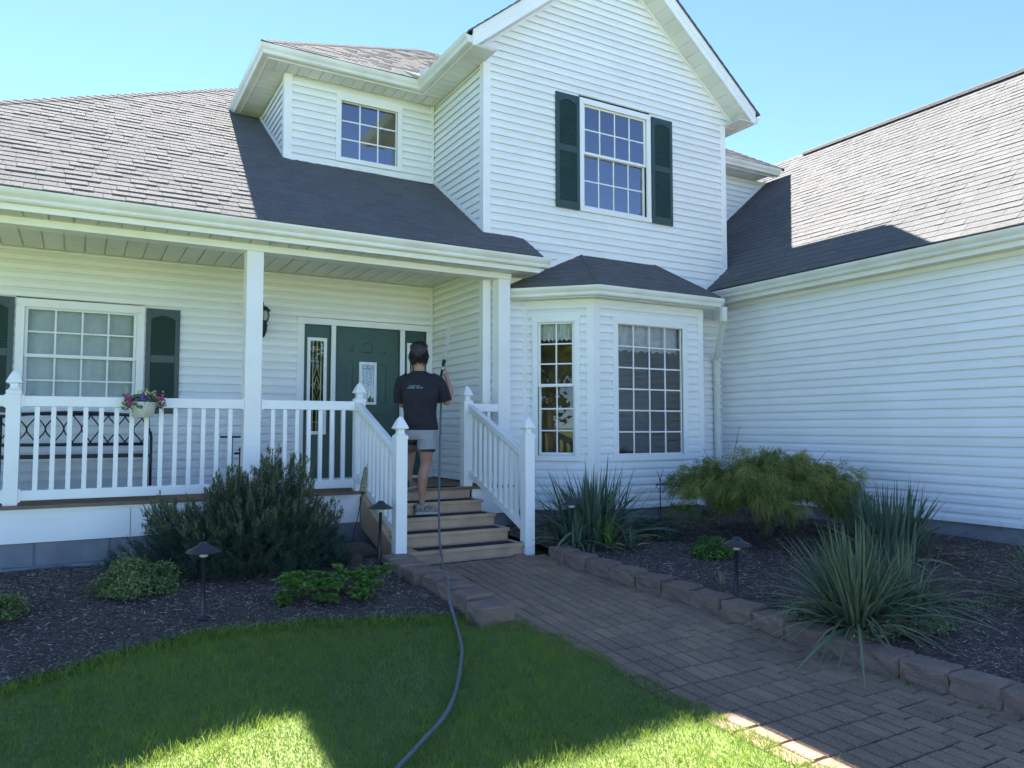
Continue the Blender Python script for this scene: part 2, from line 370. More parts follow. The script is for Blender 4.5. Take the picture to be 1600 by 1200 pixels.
def window(O, U, N, u0, u1, z0, z1, cols, upper, lower=0, tw=.075, label=None, inside='room', curtain=None, split=None, name='window', depth=.7, glass='glass'):
    """casing > sash, grille, one object per pane, curtain, room behind"""
    m = MB()
    m.obox(O, U, N, u0, u1, .004, .034, z1-tw, z1).obox(O, U, N, u0-.0, u1, .004, .04, z0, z0+tw*.9)
    m.obox(O, U, N, u0, u0+tw, .004, .0335, z0+tw*.9, z1-tw).obox(O, U, N, u1-tw, u1, .004, .0335, z0+tw*.9, z1-tw)
    m.obox(O, U, N, u0+tw-.012, u1-tw+.012, .03, .042, z1-tw-.012, z1-tw+.014)          # inner bead
    w = hp(m.build(name, 'trim', None, bevel=.004))
    if label: w['label'] = label
    a, b, c, d = u0+tw, u1-tw, z0+tw*.9, z1-tw
    sash = []
    if lower:
        ms = split if split else (c+d)/2
        sash = [(ms+.0, d, upper, -.012), (c, ms+.03, lower, -.045)]
    else: sash = [(c, d, upper, -.02)]
    for (s0, s1, rows, nb) in sash:
        st = .032 if lower else .016
        sm = MB()
        sm.obox(O, U, N, a, b, nb-.02, nb+.014, s0, s0+st*1.15).obox(O, U, N, a, b, nb-.02, nb+.0135, s1-st, s1)
        sm.obox(O, U, N, a, a+st, nb-.02, nb+.0125, s0+st*1.15, s1-st).obox(O, U, N, b-st, b, nb-.02, nb+.0125, s0+st*1.15, s1-st)
        sm.build('sash', 'trim', w)
        ga, gb, g0, g1 = a+st, b-st, s0+st*1.15, s1-st
        gm = MB(); cw = (gb-ga)/cols; rh = (g1-g0)/rows
        for i in range(1, cols): gm.obox(O, U, N, ga+i*cw-.009, ga+i*cw+.009, nb-.010, nb+.004, g0, g1)
        for j in range(1, rows): gm.obox(O, U, N, ga, gb, nb-.0095, nb+.0032, g0+j*rh-.009, g0+j*rh+.009)
        gm.build('grille', 'trim', w)
        for i in range(cols):
            for j in range(rows):
                P = lambda u, n, z: (O[0]+U[0]*u+N[0]*n, O[1]+U[1]*u+N[1]*n, z)
                x0, x1, y0, y1 = ga+i*cw, ga+(i+1)*cw, g0+j*rh, g0+(j+1)*rh
                MB().add([P(x0, nb-.004, y0), P(x1, nb-.004, y0), P(x1, nb-.004, y1), P(x0, nb-.004, y1)], [(0, 1, 2, 3)]).build('pane', glass, w)
    # the room behind the opening
    rm = MB(); P = lambda u, n, z: (O[0]+U[0]*u+N[0]*n, O[1]+U[1]*u+N[1]*n, z)
    e = .02
    f0 = [P(a-e, 0, c-e), P(b+e, 0, c-e), P(b+e, 0, d+e), P(a-e, 0, d+e)]; f1 = [P(a-e, -depth, c-e), P(b+e, -depth, c-e), P(b+e, -depth, d+e), P(a-e, -depth, d+e)]
    rm.add(f0+f1, [(0, 1, 5, 4), (1, 2, 6, 5), (2, 3, 7, 6), (3, 0, 4, 7), (4, 5, 6, 7)]); rm.build('interior', inside, w)
    if curtain:
        cm = MB(); k, cz0 = curtain
        n = 60; V = []; F = []
        for i in range(n+1):
            u = a+(b-a)*i/n; dn = -.10+(.005 if k == 'sheer' else .016)*math.sin(i*1.15)+.004*math.sin(i*2.7)
            drop = cz0 if k == 'sheer' else cz0+.035*abs(math.sin(i*.42))
            V += [P(u, dn, drop), P(u, dn, d+.02)]
            if i: F.append((2*i-2, 2*i, 2*i+1, 2*i-1))
        cm.add(V, F).build('curtain', k, w, smooth=True)
    return w
def shutter(O, U, N, u0, u1, z0, z1, label=None):
    m = MB(); st = .055
    m.obox(O, U, N, u0, u1, .016, .03, z0, z1)
    m.obox(O, U, N, u0, u0+st, .03, .046, z0, z1).obox(O, U, N, u1-st, u1, .03, .046, z0, z1)
    zm = z0+(z1-z0)*.52
    m.obox(O, U, N, u0+st, u1-st, .03, .0455, z0, z0+.10).obox(O, U, N, u0+st, u1-st, .03, .0455, z1-.08, z1).obox(O, U, N, u0+st, u1-st, .03, .0455, zm-.045, zm+.045)
    s = hp(m.build('shutter', 'green', None, bevel=.003))
    if label: s['label'] = label
    P = lambda u, n, z: (O[0]+U[0]*u+N[0]*n, O[1]+U[1]*u+N[1]*n, z)
    for (p, q) in ((z0+.10, zm-.045), (zm+.045, z1-.08)):
        n = int((q-p)/.030); h = (q-p)/n
        for i in range(n):
            za = p+i*h
            MB().add([P(u0+st, .043, za), P(u1-st, .043, za), P(u1-st, .031, za+h), P(u0+st, .031, za+h), P(u0+st, .031, za), P(u1-st, .031, za)], [(0, 1, 2, 3), (4, 5, 1, 0)]).build('slat', 'green', s)
    # arched head of the louvre field
    am = MB(); n = 8
    pts = [P(u0+st+(u1-u0-2*st)*i/n, .0445, z1-.08-.05*(1-math.sin(math.pi*i/n))) for i in range(n+1)]
    top = [P(u0+st+(u1-u0-2*st)*i/n, .0445, z1-.078) for i in range(n+1)]
    am.add(pts+top, [(i, i+1, n+2+i, n+1+i) for i in range(n)]).build('arch', 'green', s)
    return s
def post_trim(name, O, U, N, u0, u1, n1, z0, z1, m='trim'):
    return hp(MB().obox(O, U, N, u0, u1, .0, n1, z0, z1).build(name, m, None, bevel=.004))
def sweep(name, path, prof, m, z, parent=None):
    """profile (offset to the right of travel, height) along a plan path with mitres"""
    pts = [Vector(p) for p in path]; n = len(pts); rows = []
    for i in range(n):
        d0 = (pts[i]-pts[i-1]).normalized() if i else None; d1 = (pts[i+1]-pts[i]).normalized() if i < n-1 else None
        if d0 is None: d0 = d1
        if d1 is None: d1 = d0
        r0 = Vector((d0.y, -d0.x)); r1 = Vector((d1.y, -d1.x)); mt = (r0+r1); mt = mt/(1+r0.dot(r1))
        rows.append([(pts[i].x+mt.x*o, pts[i].y+mt.y*o, z+h) for (o, h) in prof])
    k = len(prof); mb = MB(); V = [p for r in rows for p in r]
    F = [(i*k+j, i*k+(j+1) % k, (i+1)*k+(j+1) % k, (i+1)*k+j) for i in range(n-1) for j in range(k)]
    F += [tuple(range(k))[::-1], tuple((n-1)*k+j for j in range(k))]
    return mb.add(V, F)
GUT = [(0, 0), (0, -.115), (.07, -.115), (.082, -.100), (.086, -.075), (.112, -.045), (.124, -.022), (.128, 0), (.116, .002), (.110, -.02), (.02, -.03), (.012, 0)]
def gutter(path, z, label=None):
    g = hp(sweep('gutter', path, GUT, 'gutter', z).build('gutter', 'gutter'))
    if label: g['label'] = label
    return g
def soffit_panels(name, part_name, u0, u1, w, fn, m='soffit', mat2=None):
    """fn(ua, ub, shrink) -> polygon of a panel between ua and ub, lower side; panels with open grooves between"""
    base = None
    return base
SH = []            # every shingle: (part, verts, centre)
def shingles(part, E0, U, V, Nn, ur, vmax, e=.143, seed=1):
    rr = random.Random(seed); E0 = Vector(E0); U = Vector(U); V = Vector(V); Nn = Vector(Nn); k = 0
    PT = lambda u, v, h: E0+U*u+V*v+Nn*h
    while k*e < vmax-.01:
        v0 = k*e; v1 = min(v0+e*1.1, vmax); a0, b0 = ur(v0+.002); a1, b1 = ur(v1-.001)
        if b0-a0 > .02 or b1-a1 > .02:
            am = min(a0, a1); bm = max(b0, b1); u = am-rr.random()*.3
            while u < bm:
                w = rr.choice((.11, .15, .19, .24, .30)); p, q = u, u+w; u += w
                pl0 = max(p, a0); pl1 = max(p, a1); qr0 = min(q, b0); qr1 = min(q, b1)
                if qr0-pl0 < .004 and qr1-pl1 < .004: continue
                if qr0 < pl0: qr0 = pl0 = (qr0+pl0)/2
                if qr1 < pl1: qr1 = pl1 = (qr1+pl1)/2
                t = .009 if rr.random() < .6 else .0135; dv = rr.uniform(-.004, .004)
                g = .002
                Vv = [PT(pl0+g, v0+dv, 0), PT(qr0-g, v0+dv, 0), PT(pl0+g, v0+dv, t), PT(qr0-g, v0+dv, t), PT(pl1+g, v1, .0035), PT(qr1-g, v1, .0035)]
                SH.append((part, Vv, (Vv[0]+Vv[1]+Vv[4]+Vv[5])/4))
        k += 1
SHF = [(0, 1, 3, 2), (2, 3, 5, 4), (0, 2, 4), (1, 5, 3)]
def poly(name, pts, m, thick=None):
    mb = MB()
    if thick: mb.prism(pts, thick)
    else: mb.add(pts, [tuple(range(len(pts)))])
    return hp(mb.build(name, m))

F_O, F_U, F_N = (0, YP), (1, 0), (0, -1)          # porch back wall frame
G_O = (0, YG)
# ---- porch back wall
W1 = (-.654, .65, 1.77, 3.06); DR = (2.47, 4.395, DECK, 3.07)
sided_wall('porch_wall', F_O, F_U, F_N, DECK+.01, 3.655, .1037, lambda z: (-3.0, XC), [W1, DR, (.66, .66, 0, 0)], 'cream lit siding wall behind the porch')
window(F_O, F_U, F_N, *W1, 4, 2, 2, tw=.085, label='porch window with pale curtain drawn', curtain=('sheer', 1.8), glass='screened', name='porch_window', split=2.40)
shutter(F_O, F_U, F_N, .664, 1.04, 1.77, 3.04, 'green shutter right of the porch window')
shutter(F_O, F_U, F_N, -1.04, -.668, 1.77, 3.06, 'green shutter left of the porch window')
# ---- door with two side lights
def door():
    O, U, N = F_O, F_U, F_N
    fr = MB()
    fr.obox(O, U, N, 2.47, 4.395, .004, .035, 2.985, 3.07)
    for (a, b) in ((2.47, 2.565), (2.93, 2.992), (3.922, 3.99), (4.325, 4.395)): fr.obox(O, U, N, a, b, .0035, .0345, DECK+.0, 2.985)
    fr.obox(O, U, N, 2.565, 4.325, -.05, .06, DECK+.002, DECK+.035)
    hp(fr.build('door_frame', 'trim', None, bevel=.004))
    d = MB(); d.obox(O, U, N, 2.992, 3.922, -.06, -.02, DECK+.035, 2.985)
    d = hp(d.build('front_door', 'dgreen')); d['label'] = 'dark green panelled front door with small leaded pane'
    zb = DECK+.035
    def panel(x0, x1, z0, z1, arch=0):
        m = MB(); n = 8
        def ring(o, y):
            pts = [(x0+o, YP+y, z0+o), (x1-o, YP+y, z0+o)]
            for i in range(n+1):
                u = x1-o-(x1-x0-2*o)*i/n
                s = {0: 0, 1: math.sin(math.pi*i/n)*.03, 2: (1-i/n)*-.05+0*.1, 3: (i/n)*-.05}[arch]
                pts.append((u, YP+y, z1-o+s))
            return pts
        A, B, Cc = ring(0, .019), ring(.018, .030), ring(.05, .014); k = len(A)
        F = [(i, (i+1) % k, k+(i+1) % k, k+i) for i in range(k)]+[(k+i, k+(i+1) % k, 2*k+(i+1) % k, 2*k+i) for i in range(k)]+[tuple(2*k+i for i in range(k))]
        m.add(A+B+Cc, F).build('door_panel', 'dgreen', d)
    panel(3.15, 3.29, 2.60, 2.78, 3); panel(3.35, 3.57, 2.60, 2.79, 1); panel(3.63, 3.77, 2.60, 2.78, 2)
    panel(3.15, 3.29, 1.92, 2.52); panel(3.63, 3.77, 1.92, 2.52)
    panel(3.15, 3.42, 1.08, 1.82); panel(3.50, 3.77, 1.08, 1.82)
    g = MB()
    for b in ((3.335, 3.585, 2.475, 2.51), (3.335, 3.585, 1.92, 1.955), (3.335, 3.37, 1.955, 2.475), (3.55, 3.585, 1.955, 2.475)): g.obox(O, U, N, b[0], b[1], -.021, -.004, b[2], b[3])
    g.build('glass_frame', 'trim', d)
    def leaded(par, x0, x1, z0, z1, nb):
        MB().obox(O, U, N, x0, x1, nb-.004, nb, z0, z1).build('leaded_pane', 'dglass', par)
        MB().obox(O, U, N, x0, x1, nb-.20, nb-.19, z0, z1).build('hall_behind', 'roomlit', par)
        c = MB(); xm = (x0+x1)/2; w = (x1-x0); h = z1-z0; r = .0035
        T = lambda *p: c.tube([(x, YP-nb-.003, z) for x, z in p], r, 5)
        T((x0+w*.2, z0), (x0+w*.2, z1)); T((x1-w*.2, z0), (x1-w*.2, z1)); T((xm, z0), (xm, z0+h*.28)); T((xm, z1), (xm, z1-h*.28))
        T((x0, z0+h*.10), (x1, z0+h*.10)); T((x0, z1-h*.10), (x1, z1-h*.10))
        zc = z0+h*.5
        T((xm, zc+h*.22), (xm-w*.32, zc+h*.06), (xm, zc-h*.10), (xm+w*.32, zc+h*.06), (xm, zc+h*.22))
        T((xm, zc+h*.10), (xm-w*.32, zc-h*.06), (xm, zc-h*.22), (xm+w*.32, zc-h*.06), (xm, zc+h*.10))
        T((x0, zc), (xm-w*.16, zc+h*.03), (xm, zc), (xm+w*.16, zc-h*.03), (x1, zc))
        c.build('lead_came', 'came', par)
    leaded(d, 3.37, 3.55, 1.955, 2.475, -.012)
    k = MB(); k.lathe([(.03, 0), (.03, .008), (.012, .012), (.012, .035), (.024, .045), (.028, .062), (.018, .078)], seg=14)
    k.v = [(3.845+x, YP+.02-z, 1.245+y) for x, y, z in k.v]; k.build('door_knob', 'brass', d, True)
    k = MB(); k.lathe([(.03, 0), (.03, .012), (.022, .02)], seg=14); k.v = [(3.845+x, YP+.02-z, 1.475+y) for x, y, z in k.v]; k.build('deadbolt', 'iron', d, True)
    for (a, b, lab) in ((2.565, 2.93, 'green side light left of the door'), (3.99, 4.325, 'green side light right of the door')):
        s = MB(); s.obox(O, U, N, a, b, -.06, -.02, DECK+.035, 2.985)
        # opening for the glass: frame pieces instead of a solid leaf
        s = MB(); ga, gb, g0, g1 = a+.06, b-.06, 1.52, 2.80
        s.obox(O, U, N, a, ga, -.06, -.02, zb, 2.985).obox(O, U, N, gb, b, -.06, -.02, zb, 2.985).obox(O, U, N, ga, gb, -.06, -.0205, zb, g0).obox(O, U, N, ga, gb, -.06, -.0205, g1, 2.985)
        s = hp(s.build('side_light', 'dgreen')); s['label'] = lab
        g = MB(); f = .032
        for q in ((ga-.01, gb+.01, g1-f, g1+.01), (ga-.01, gb+.01, g0-.01, g0+f), (ga-.01, ga+f, g0+f, g1-f), (gb-f, gb+.01, g0+f, g1-f)): g.obox(O, U, N, q[0], q[1], -.022, -.004, q[2], q[3])
        g.build('glass_frame', 'trim', s); leaded(s, ga+f, gb-f, g0+f, g1-f, -.012)
        p = MB(); p.obox(O, U, N, ga+.01, gb-.01, -.02, -.012, 1.05, 1.40).build('door_panel', 'dgreen', s)
    # leaded door glass needs a hole behind it: the slab is solid there, so the pane sits on its face
door()
# ---- porch side wall (beside the door) and gable block walls
sided_wall('porch_side_wall', (XC, YP), (0, -1), (-1, 0), DECK+.01, 3.655, .1037, lambda z: (0, YP-YG), (), 'siding wall right of the front door')
ROOFZ = lambda y: 4.11+.68*(y-YG)
sided_wall('gable_side_wall', (XC, YP), (0, -1), (-1, 0), 4.12, 6.345, .1037, lambda z: (max(0, YP-(YG+(z-4.11)/.68)), YP-YG), (), 'upper left side wall of the gable block')
BAY = [(5.03, YG), (5.68, 7.82), (7.54, 7.82), (8.19, YG)]
def gable_u(z):
    if z < 6.36: return (XC, XR if z > 4.05 else min(XR, XW+max(0, (z-3.55)/.833)))
    return (4.198+(z-6.393)/.82, 8.902-(z-6.393)/.82)
GW = (5.92, 7.195, 4.597, 6.21)
sided_wall('gable_wall', G_O, F_U, F_N, SB, 8.30, .1037, gable_u, [(BAY[0][0], BAY[3][0], 0, 3.26), (GW[0], GW[1], GW[2], GW[3])], 'tall front gable wall with white siding')
window(G_O, F_U, F_N, *GW, 4, 2, 2, tw=.075, label='gable window reflecting blue sky', glass='skyglass', name='gable_window', split=5.42)
shutter(G_O, F_U, F_N, 5.522, 5.912, 4.595, 6.20, 'green shutter left of the gable window')
shutter(G_O, F_U, F_N, 7.203, 7.600, 4.597, 6.19, 'green shutter right of the gable window')
sided_wall('upper_wall', F_O, F_U, F_N, 5.175, 6.345, .1037, lambda z: (2.27, XC), [(2.954, 3.924, 5.271, 6.216)], 'upper wall with small window above the porch roof')
window(F_O, F_U, F_N, 2.954, 3.924, 5.271, 6.216, 3, 3, tw=.07, label='small nine-pane window above the porch roof', glass='skyglass', name='upper_window')
sided_wall('upper_side_wall', (2.27, YP), (0, 1), (-1, 0), 5.19, 6.345, .1037, lambda z: (0, max(0, YG+(z-4.11)/.68-YP)), (), 'small triangular wall on the porch roof')
sided_wall('upper_right_wall', F_O, F_U, F_N, 4.2, 6.345, .1037, lambda z: (8.6, 8.70+(z-4.05)/.833), (), 'upper wall right of the gable')
poly('gable_right_wall', [(XR, YG+.001, .3), (XR, YP, .3), (XR, YP, 6.4), (XR, YG+.001, 6.4)], 'siding')
# core so that no daylight passes through the block
hp(MB().box(2.32, 11.2, YP+.9, 16.5, .3, 6.3).box(-2.9, 2.3, YP+.9, 13.0, .3, 3.6).build('house_core', 'cover'))
hp(MB().add([(-3, YP, .25), (-3, 13, .25), (-3, 13, 3.7), (-3, YP, 3.7)], [(0, 1, 2, 3)]).build('left_end_wall', 'siding'))
sided_wall('garage_wall', (XW, YG), (0, -1), (-1, 0), SB, 3.475, .1062, lambda z: (-.0, 10.6), (), 'long white garage wing wall')
# corner boards
tr = .085
post_trim('corner_board', G_O, F_U, F_N, XC-.0215, XC+tr, .024, SB, 6.352)
hp(MB().box(XC-.0235, XC-.0005, YG-.0245, YG+tr, 3.70, 6.345).box(XC-.0235, XC-.0005, YG-.0245, YG+tr, DECK, 3.64).build('corner_board', 'trim'))
post_trim('corner_board', G_O, F_U, F_N, XR-tr, XR+.02, .024, 3.9, 6.352)
post_trim('corner_board', F_O, F_U, F_N, 2.27-.0215, 2.27+tr, .024, 5.19, 6.342)
hp(MB().box(2.27-.0235, 2.27-.0005, YP-.0245, YP+tr, 5.19, 6.342).build('corner_board', 'trim'))
for (x, z0, z1) in ((XC, DECK, 3.65), (XC, 5.18, 6.34)): hp(MB().box(x-.045, x-.0245, YP-.045, YP-.002, z0, z1).build('inside_corner', 'trim'))
# sloped flashing boards where siding meets roof
def slope_board(a, b, w, n, nm='roof_flashing'):
    a, b = Vector(a), Vector(b); u = Vector((0, 0, w)); d = Vector(n)*.021
    return hp(MB().prism([a, b, b+u, a+u], d).build(nm, 'trim'))
slope_board((XC, YG, 4.115), (XC, YP, ROOFZ(YP)), .075, (-1, 0, 0))
slope_board((2.27, YP, ROOFZ(YP)), (2.27, 11.75, ROOFZ(11.75)), .075, (-1, 0, 0))
slope_board((2.27, YP, ROOFZ(YP)), (XC, YP, ROOFZ(YP)), .06, (0, -1, 0))
slope_board((8.70, YP, 4.06), (11.43, YP, 4.05+.833*2.73), .08, (0, -1, 0))
slope_board((8.22, YG, 3.69), (8.70, YG, 4.06), .07, (0, -1, 0))
# ---- bay
s2 = 2**-.5
bl = (BAY[0], (s2, -s2), (-s2, -s2)); blen = math.hypot(.65, .65)
sided_wall('bay_left_wall', *bl, SB, 3.26, .1037, lambda z: (0, blen), [(.118, .75, 1.175, 3.052)], 'angled left face of the bay')
window(*bl, .118, .75, 1.175, 3.052, 2, 3, 3, tw=.075, label='narrow bay window with tan room inside', glass='bayglass', inside='roomtan', curtain=('valance', 2.72), name='bay_window', split=2.13)
sided_wall('bay_front_wall', (0, 7.82), F_U, F_N, SB, 3.26, .1037, lambda z: (BAY[1][0], BAY[2][0]), [(5.972, 7.262, 1.168, 3.054)], 'front face of the bay')
window((0, 7.82), F_U, F_N, 5.972, 7.262, 1.168, 3.054, 4, 6, tw=.085, label='wide bay window of 24 panes', curtain=('valance', 2.60), name='bay_window')
br = (BAY[2], (s2, s2), (s2, -s2))
sided_wall('bay_right_wall', *br, SB, 3.26, .1037, lambda z: (0, blen), ())
hp(MB().obox(*bl, blen-.085, blen+.012, 0, .026, SB-.01, 3.255).build('corner_board', 'trim'))
hp(MB().obox((0, 7.82), F_U, F_N, 5.68-.012, 5.68+.085, 0, .027, SB-.01, 3.256).build('corner_board', 'trim'))
hp(MB().obox((0, 7.82), F_U, F_N, 7.54-.085, 7.54+.015, 0, .027, SB-.01, 3.256).build('corner_board', 'trim'))
hp(MB().obox(*bl, -.02, .045, 0, .026, SB-.01, 3.255).build('inside_corner', 'trim'))
# foundations
fnd = MB(); fnd.box(-3, 4.62, 8.21, 8.4, -.1, .556).box(4.45, XW, YG-.02+.06, YG+.3, -.1, SB-.002)
fnd.prism([(5.08, YG, -.1), (5.70, 7.86, -.1), (7.52, 7.86, -.1), (8.14, YG, -.1)], (0, 0, .1+SB-.004))
fnd.box(XW+.02, XW+.3, -2.1, YG, -.1, SB-.002)
hp(fnd.build('foundation', 'block'))
hp(MB().box(-3, 2.70, 8.185, 8.21, -.1, .335).build('footing', 'footing'))
for i in range(9):          # visible block joints of the porch foundation
    x = -2.75+i*.61
    hp(MB().box(x, x+.585, 8.195, 8.2095, .342, .552).build('foundation_block', 'block'))

# ---- porch deck, skirt, columns, beam, ceiling
dk = hp(MB().box(-3, XC-.03, 8.18, YP-.03, DECK-.06, DECK-.012).build('porch_deck', 'deck'))
y = 8.145
while y < YP-.02:
    MB().box(-3, XC-.05 if y > YG else 4.72, y, min(y+.136, YP-.02), DECK-.028, DECK).build('deck_board', 'deck', dk); y += .142
sk = hp(MB().box(-3, 2.73, 8.172, 8.20, .556, .862).box(4.13, 4.75, 8.172, 8.20, .556, .862).build('porch_skirt', 'trim'))
hp(MB().box(-3, 2.75, 8.163, 8.1715, .835, .861).build('skirt_lip', 'trim'))
for x in (-.95, .45, 1.85):
    MB().box(x, x+.004, 8.169, 8.1725, .56, .86).build('skirt_joint', 'iron', sk)
for (x, lab) in ((1.582, 'white porch column beside the wall lantern'), (4.625, 'white porch column beside the bay'), (-2.7, None)):
    c = hp(MB().box(x-.086, x+.086, 8.262, 8.434, DECK, 3.482).build('porch_column', 'trim', None, bevel=.006))
    if lab: c['label'] = lab
hp(MB().box(-3.0, 4.72, 8.252, 8.44, 3.481, 3.66).build('porch_beam', 'trim', None, bevel=.004))
cl = hp(MB().box(-3, XC-.002, 8.44, YP-.002, 3.656, 3.67).build('porch_ceiling', 'soffit'))
x = -2.6
while x < XC:
    MB().box(x, min(x+.186, XC-.004), 8.442, YP-.024, 3.642, 3.6555).build('ceiling_panel', 'soffit', cl); x += .2005
so = hp(MB().box(-3.3, 5.0, 8.03, 8.25, 3.566, 3.58).build('porch_soffit', 'soffit'))
x = -2.7
while x < 4.98:
    MB().box(x, min(x+.186, 4.98), 8.032, 8.248, 3.552, 3.5645).build('soffit_panel', 'soffit', so); x += .2005
so2 = hp(MB().box(4.72, 5.0, 8.25, YG, 3.556, 3.566).build('porch_soffit', 'soffit'))
hp(MB().box(-3.3, 5.0, 8.005, 8.03, 3.55, 3.74).build('fascia', 'trim', None, bevel=.003))
hp(MB().box(4.98, 5.003, 8.03, YG, 3.55, 3.70).prism([(4.98, 8.01, 3.70), (4.98, YG, 3.70), (4.98, YG, 4.085), (4.98, 8.01, 3.76)], (.022, 0, 0)).build('rake_board', 'trim'))
gutter([(-3.35, 8.005), (5.09, 8.005)], 3.722, 'long white gutter along the porch eave')

# ---- porch roof
cs = 1/math.sqrt(1+.68**2); sn = .68*cs
E0 = (0, 7.93, ROOFZ(7.93)); VP_ = (0, cs, sn); NP_ = (0, -sn, cs)
hip = lambda y_: y_-11.17
def ur_p(v):
    y_ = 7.93+v*cs
    return (hip(y_), 5.0 if y_ < YG else (XC if y_ < YP else 2.27))
off = lambda p: (p[0], p[1]+sn*.004, p[2]-cs*.004)
prp = [(hip(7.93), 7.93), (5.0, 7.93), (5.0, YG), (XC, YG), (XC, YP), (2.27, YP), (2.27, 13.44)]
proof = hp(MB().prism([off((x_, y_, ROOFZ(y_))) for x_, y_ in prp], (0, sn*.03, -cs*.03)).build('porch_roof', 'roofdeck'))
proof['label'] = 'dark shingle porch roof, sunlit on the left'
shingles(proof, E0, (1, 0, 0), VP_, NP_, ur_p, (13.44-7.93)/cs, seed=3)
poly('hip_roof', [(hip(7.93), 7.93, ROOFZ(7.93)), (2.27, 13.44, ROOFZ(13.44)), (hip(7.93), 19, ROOFZ(7.93))], 'shingle')
def caps(name, a, b, w, tilt, e=.143):
    """overlapping folded cap shingles from a (low) to b (high); tilt = the two downhill side vectors"""
    a, b = Vector(a), Vector(b); d = (b-a); L_ = d.length; d.normalize(); m = MB(); n = int(L_/e)
    s0, s1 = [Vector(s).normalized()*w for s in tilt]; up = Vector((0, 0, 1))
    for i in range(n):
        p = a+d*(i*e); q = a+d*(i*e+e*1.25); h0 = up*.017; h1 = up*.010
        m.add([p+s0+h0, p+h0+up*.006, p+s1+h0, q+s0+h1, q+h1+up*.006, q+s1+h1, p+s0, p, p+s1], [(0, 1, 4, 3), (1, 2, 5, 4), (0, 6, 7, 1), (1, 7, 8, 2)])
    return hp(m.build(name, 'shingle'))
caps('hip_cap', (hip(7.93), 7.93, ROOFZ(7.93)), (2.27, 13.44, ROOFZ(13.44)), .13, [(1, 0, 0), (0, 1, 0)])

# ---- upper main roof
UZ = lambda y_: 6.475+.667*(y_-9.6)
XL, XRR = 1.85, 11.45; AP = 3.8
c2 = 1/math.sqrt(1+.667**2); n2 = .667*c2
ufr = hp(MB().prism([(XL, 9.6, UZ(9.6)-.004), (XRR, 9.6, UZ(9.6)-.004), (XRR-AP, 9.6+AP, UZ(9.6+AP)-.004), (XL+AP, 9.6+AP, UZ(9.6+AP)-.004)], (0, n2*.03, -c2*.03)).build('main_roof', 'roofdeck'))
def ur_u(v):
    y_ = 9.6+v*c2; return (XL+(y_-9.6), XRR-(y_-9.6))
shingles(ufr, (0, 9.6, UZ(9.6)), (1, 0, 0), (0, c2, n2), (0, -n2, c2), ur_u, AP/c2, seed=9)
poly('main_roof_side', [(XL, 9.6, UZ(9.6)), (XL+AP, 9.6+AP, UZ(9.6+AP)), (XL+AP, 13.6, UZ(13.4)), (XL, 17.2, UZ(9.6))], 'shingle')
poly('main_roof_side', [(XRR, 9.6, UZ(9.6)), (XRR-AP, 9.6+AP, UZ(9.6+AP)), (XRR-AP, 13.6, UZ(13.4)), (XRR, 17.2, UZ(9.6))], 'shingle')
poly('main_roof_back', [(XL, 17.2, UZ(9.6)), (XRR, 17.2, UZ(9.6)), (XRR-AP, 13.6, UZ(13.4)), (XL+AP, 13.6, UZ(13.4))], 'shingle')
caps('hip_cap', (XL, 9.6, UZ(9.6)), (XL+AP, 9.6+AP, UZ(9.6+AP)), .13, [(1, 0, 0), (0, 1, 0)])
caps('hip_cap', (XRR, 9.6, UZ(9.6)), (XRR-AP, 9.6+AP, UZ(9.6+AP)), .13, [(-1, 0, 0), (0, 1, 0)])
caps('ridge_cap', (XL+AP, 13.4, UZ(13.4)), (XRR-AP, 13.4, UZ(13.4)), .13, [(0, -1, -.667), (0, 1, -.667)])
# eaves boxes: soffit, fascia
us = hp(MB().box(1.96, 2.27, 9.72, 11.9, 6.350, 6.36).box(2.27, 4.10, 9.72, YP, 6.350, 6.36).box(4.10, XC, 8.115, YP, 6.3505, 6.3605).build('eave_soffit', 'soffit'))
hp(MB().box(8.70, 9.0, 8.115, YP, 6.350, 6.36).box(9.0, 11.2, 9.72, YP, 6.3505, 6.3605).build('eave_soffit', 'soffit'))
def panels(parent, a, b, w, fn):
    t = a
    while t < b-.02:
        fn(MB(), t, min(t+w-.011, b)).build('soffit_panel', 'soffit', parent); t += w
panels(us, 10.07, 11.75, .15, lambda m, p, q: m.box(1.985, 2.245, p, q, 6.341, 6.3485))
panels(us, 2.10, 4.41, .15, lambda m, p, q: m.box(p, q, 9.745 if p > 2.0 else 9.745, YP-.02, 6.341, 6.3485))
panels(us, 1.985, 2.09, .15, lambda m, p, q: m.box(p, q, 9.745, YP-.005, 6.341, 6.3485))
panels(us, 8.13, 9.735, .15, lambda m, p, q: m.box(4.125, 4.41, p, q, 6.341, 6.349))
panels(us, 8.75, 11.1, .15, lambda m, p, q: m.box(p, q, 9.745, YP-.02, 6.341, 6.3485))
fz0, fz1 = 6.335, 6.47
hp(sweep('fascia', [(1.96, 11.9), (1.96, 9.72), (4.10, 9.72), (4.10, 8.12)], [(0, fz0), (0, fz1), (-.02, fz1), (-.02, fz0)], 'trim', 0).build('fascia', 'trim'))
hp(sweep('fascia', [(9.0, 8.12), (9.0, 9.72), (11.3, 9.72)], [(0, fz0), (0, fz1), (-.02, fz1), (-.02, fz0)], 'trim', 0).build('fascia', 'trim'))
gutter([(1.962, 11.93), (1.962, 9.718), (4.098, 9.718), (4.098, 8.105)], 6.468, 'white gutter round the upper window eave')
gutter([(9.002, 8.105), (9.002, 9.718), (11.36, 9.718)], 6.468, 'white gutter right of the gable')
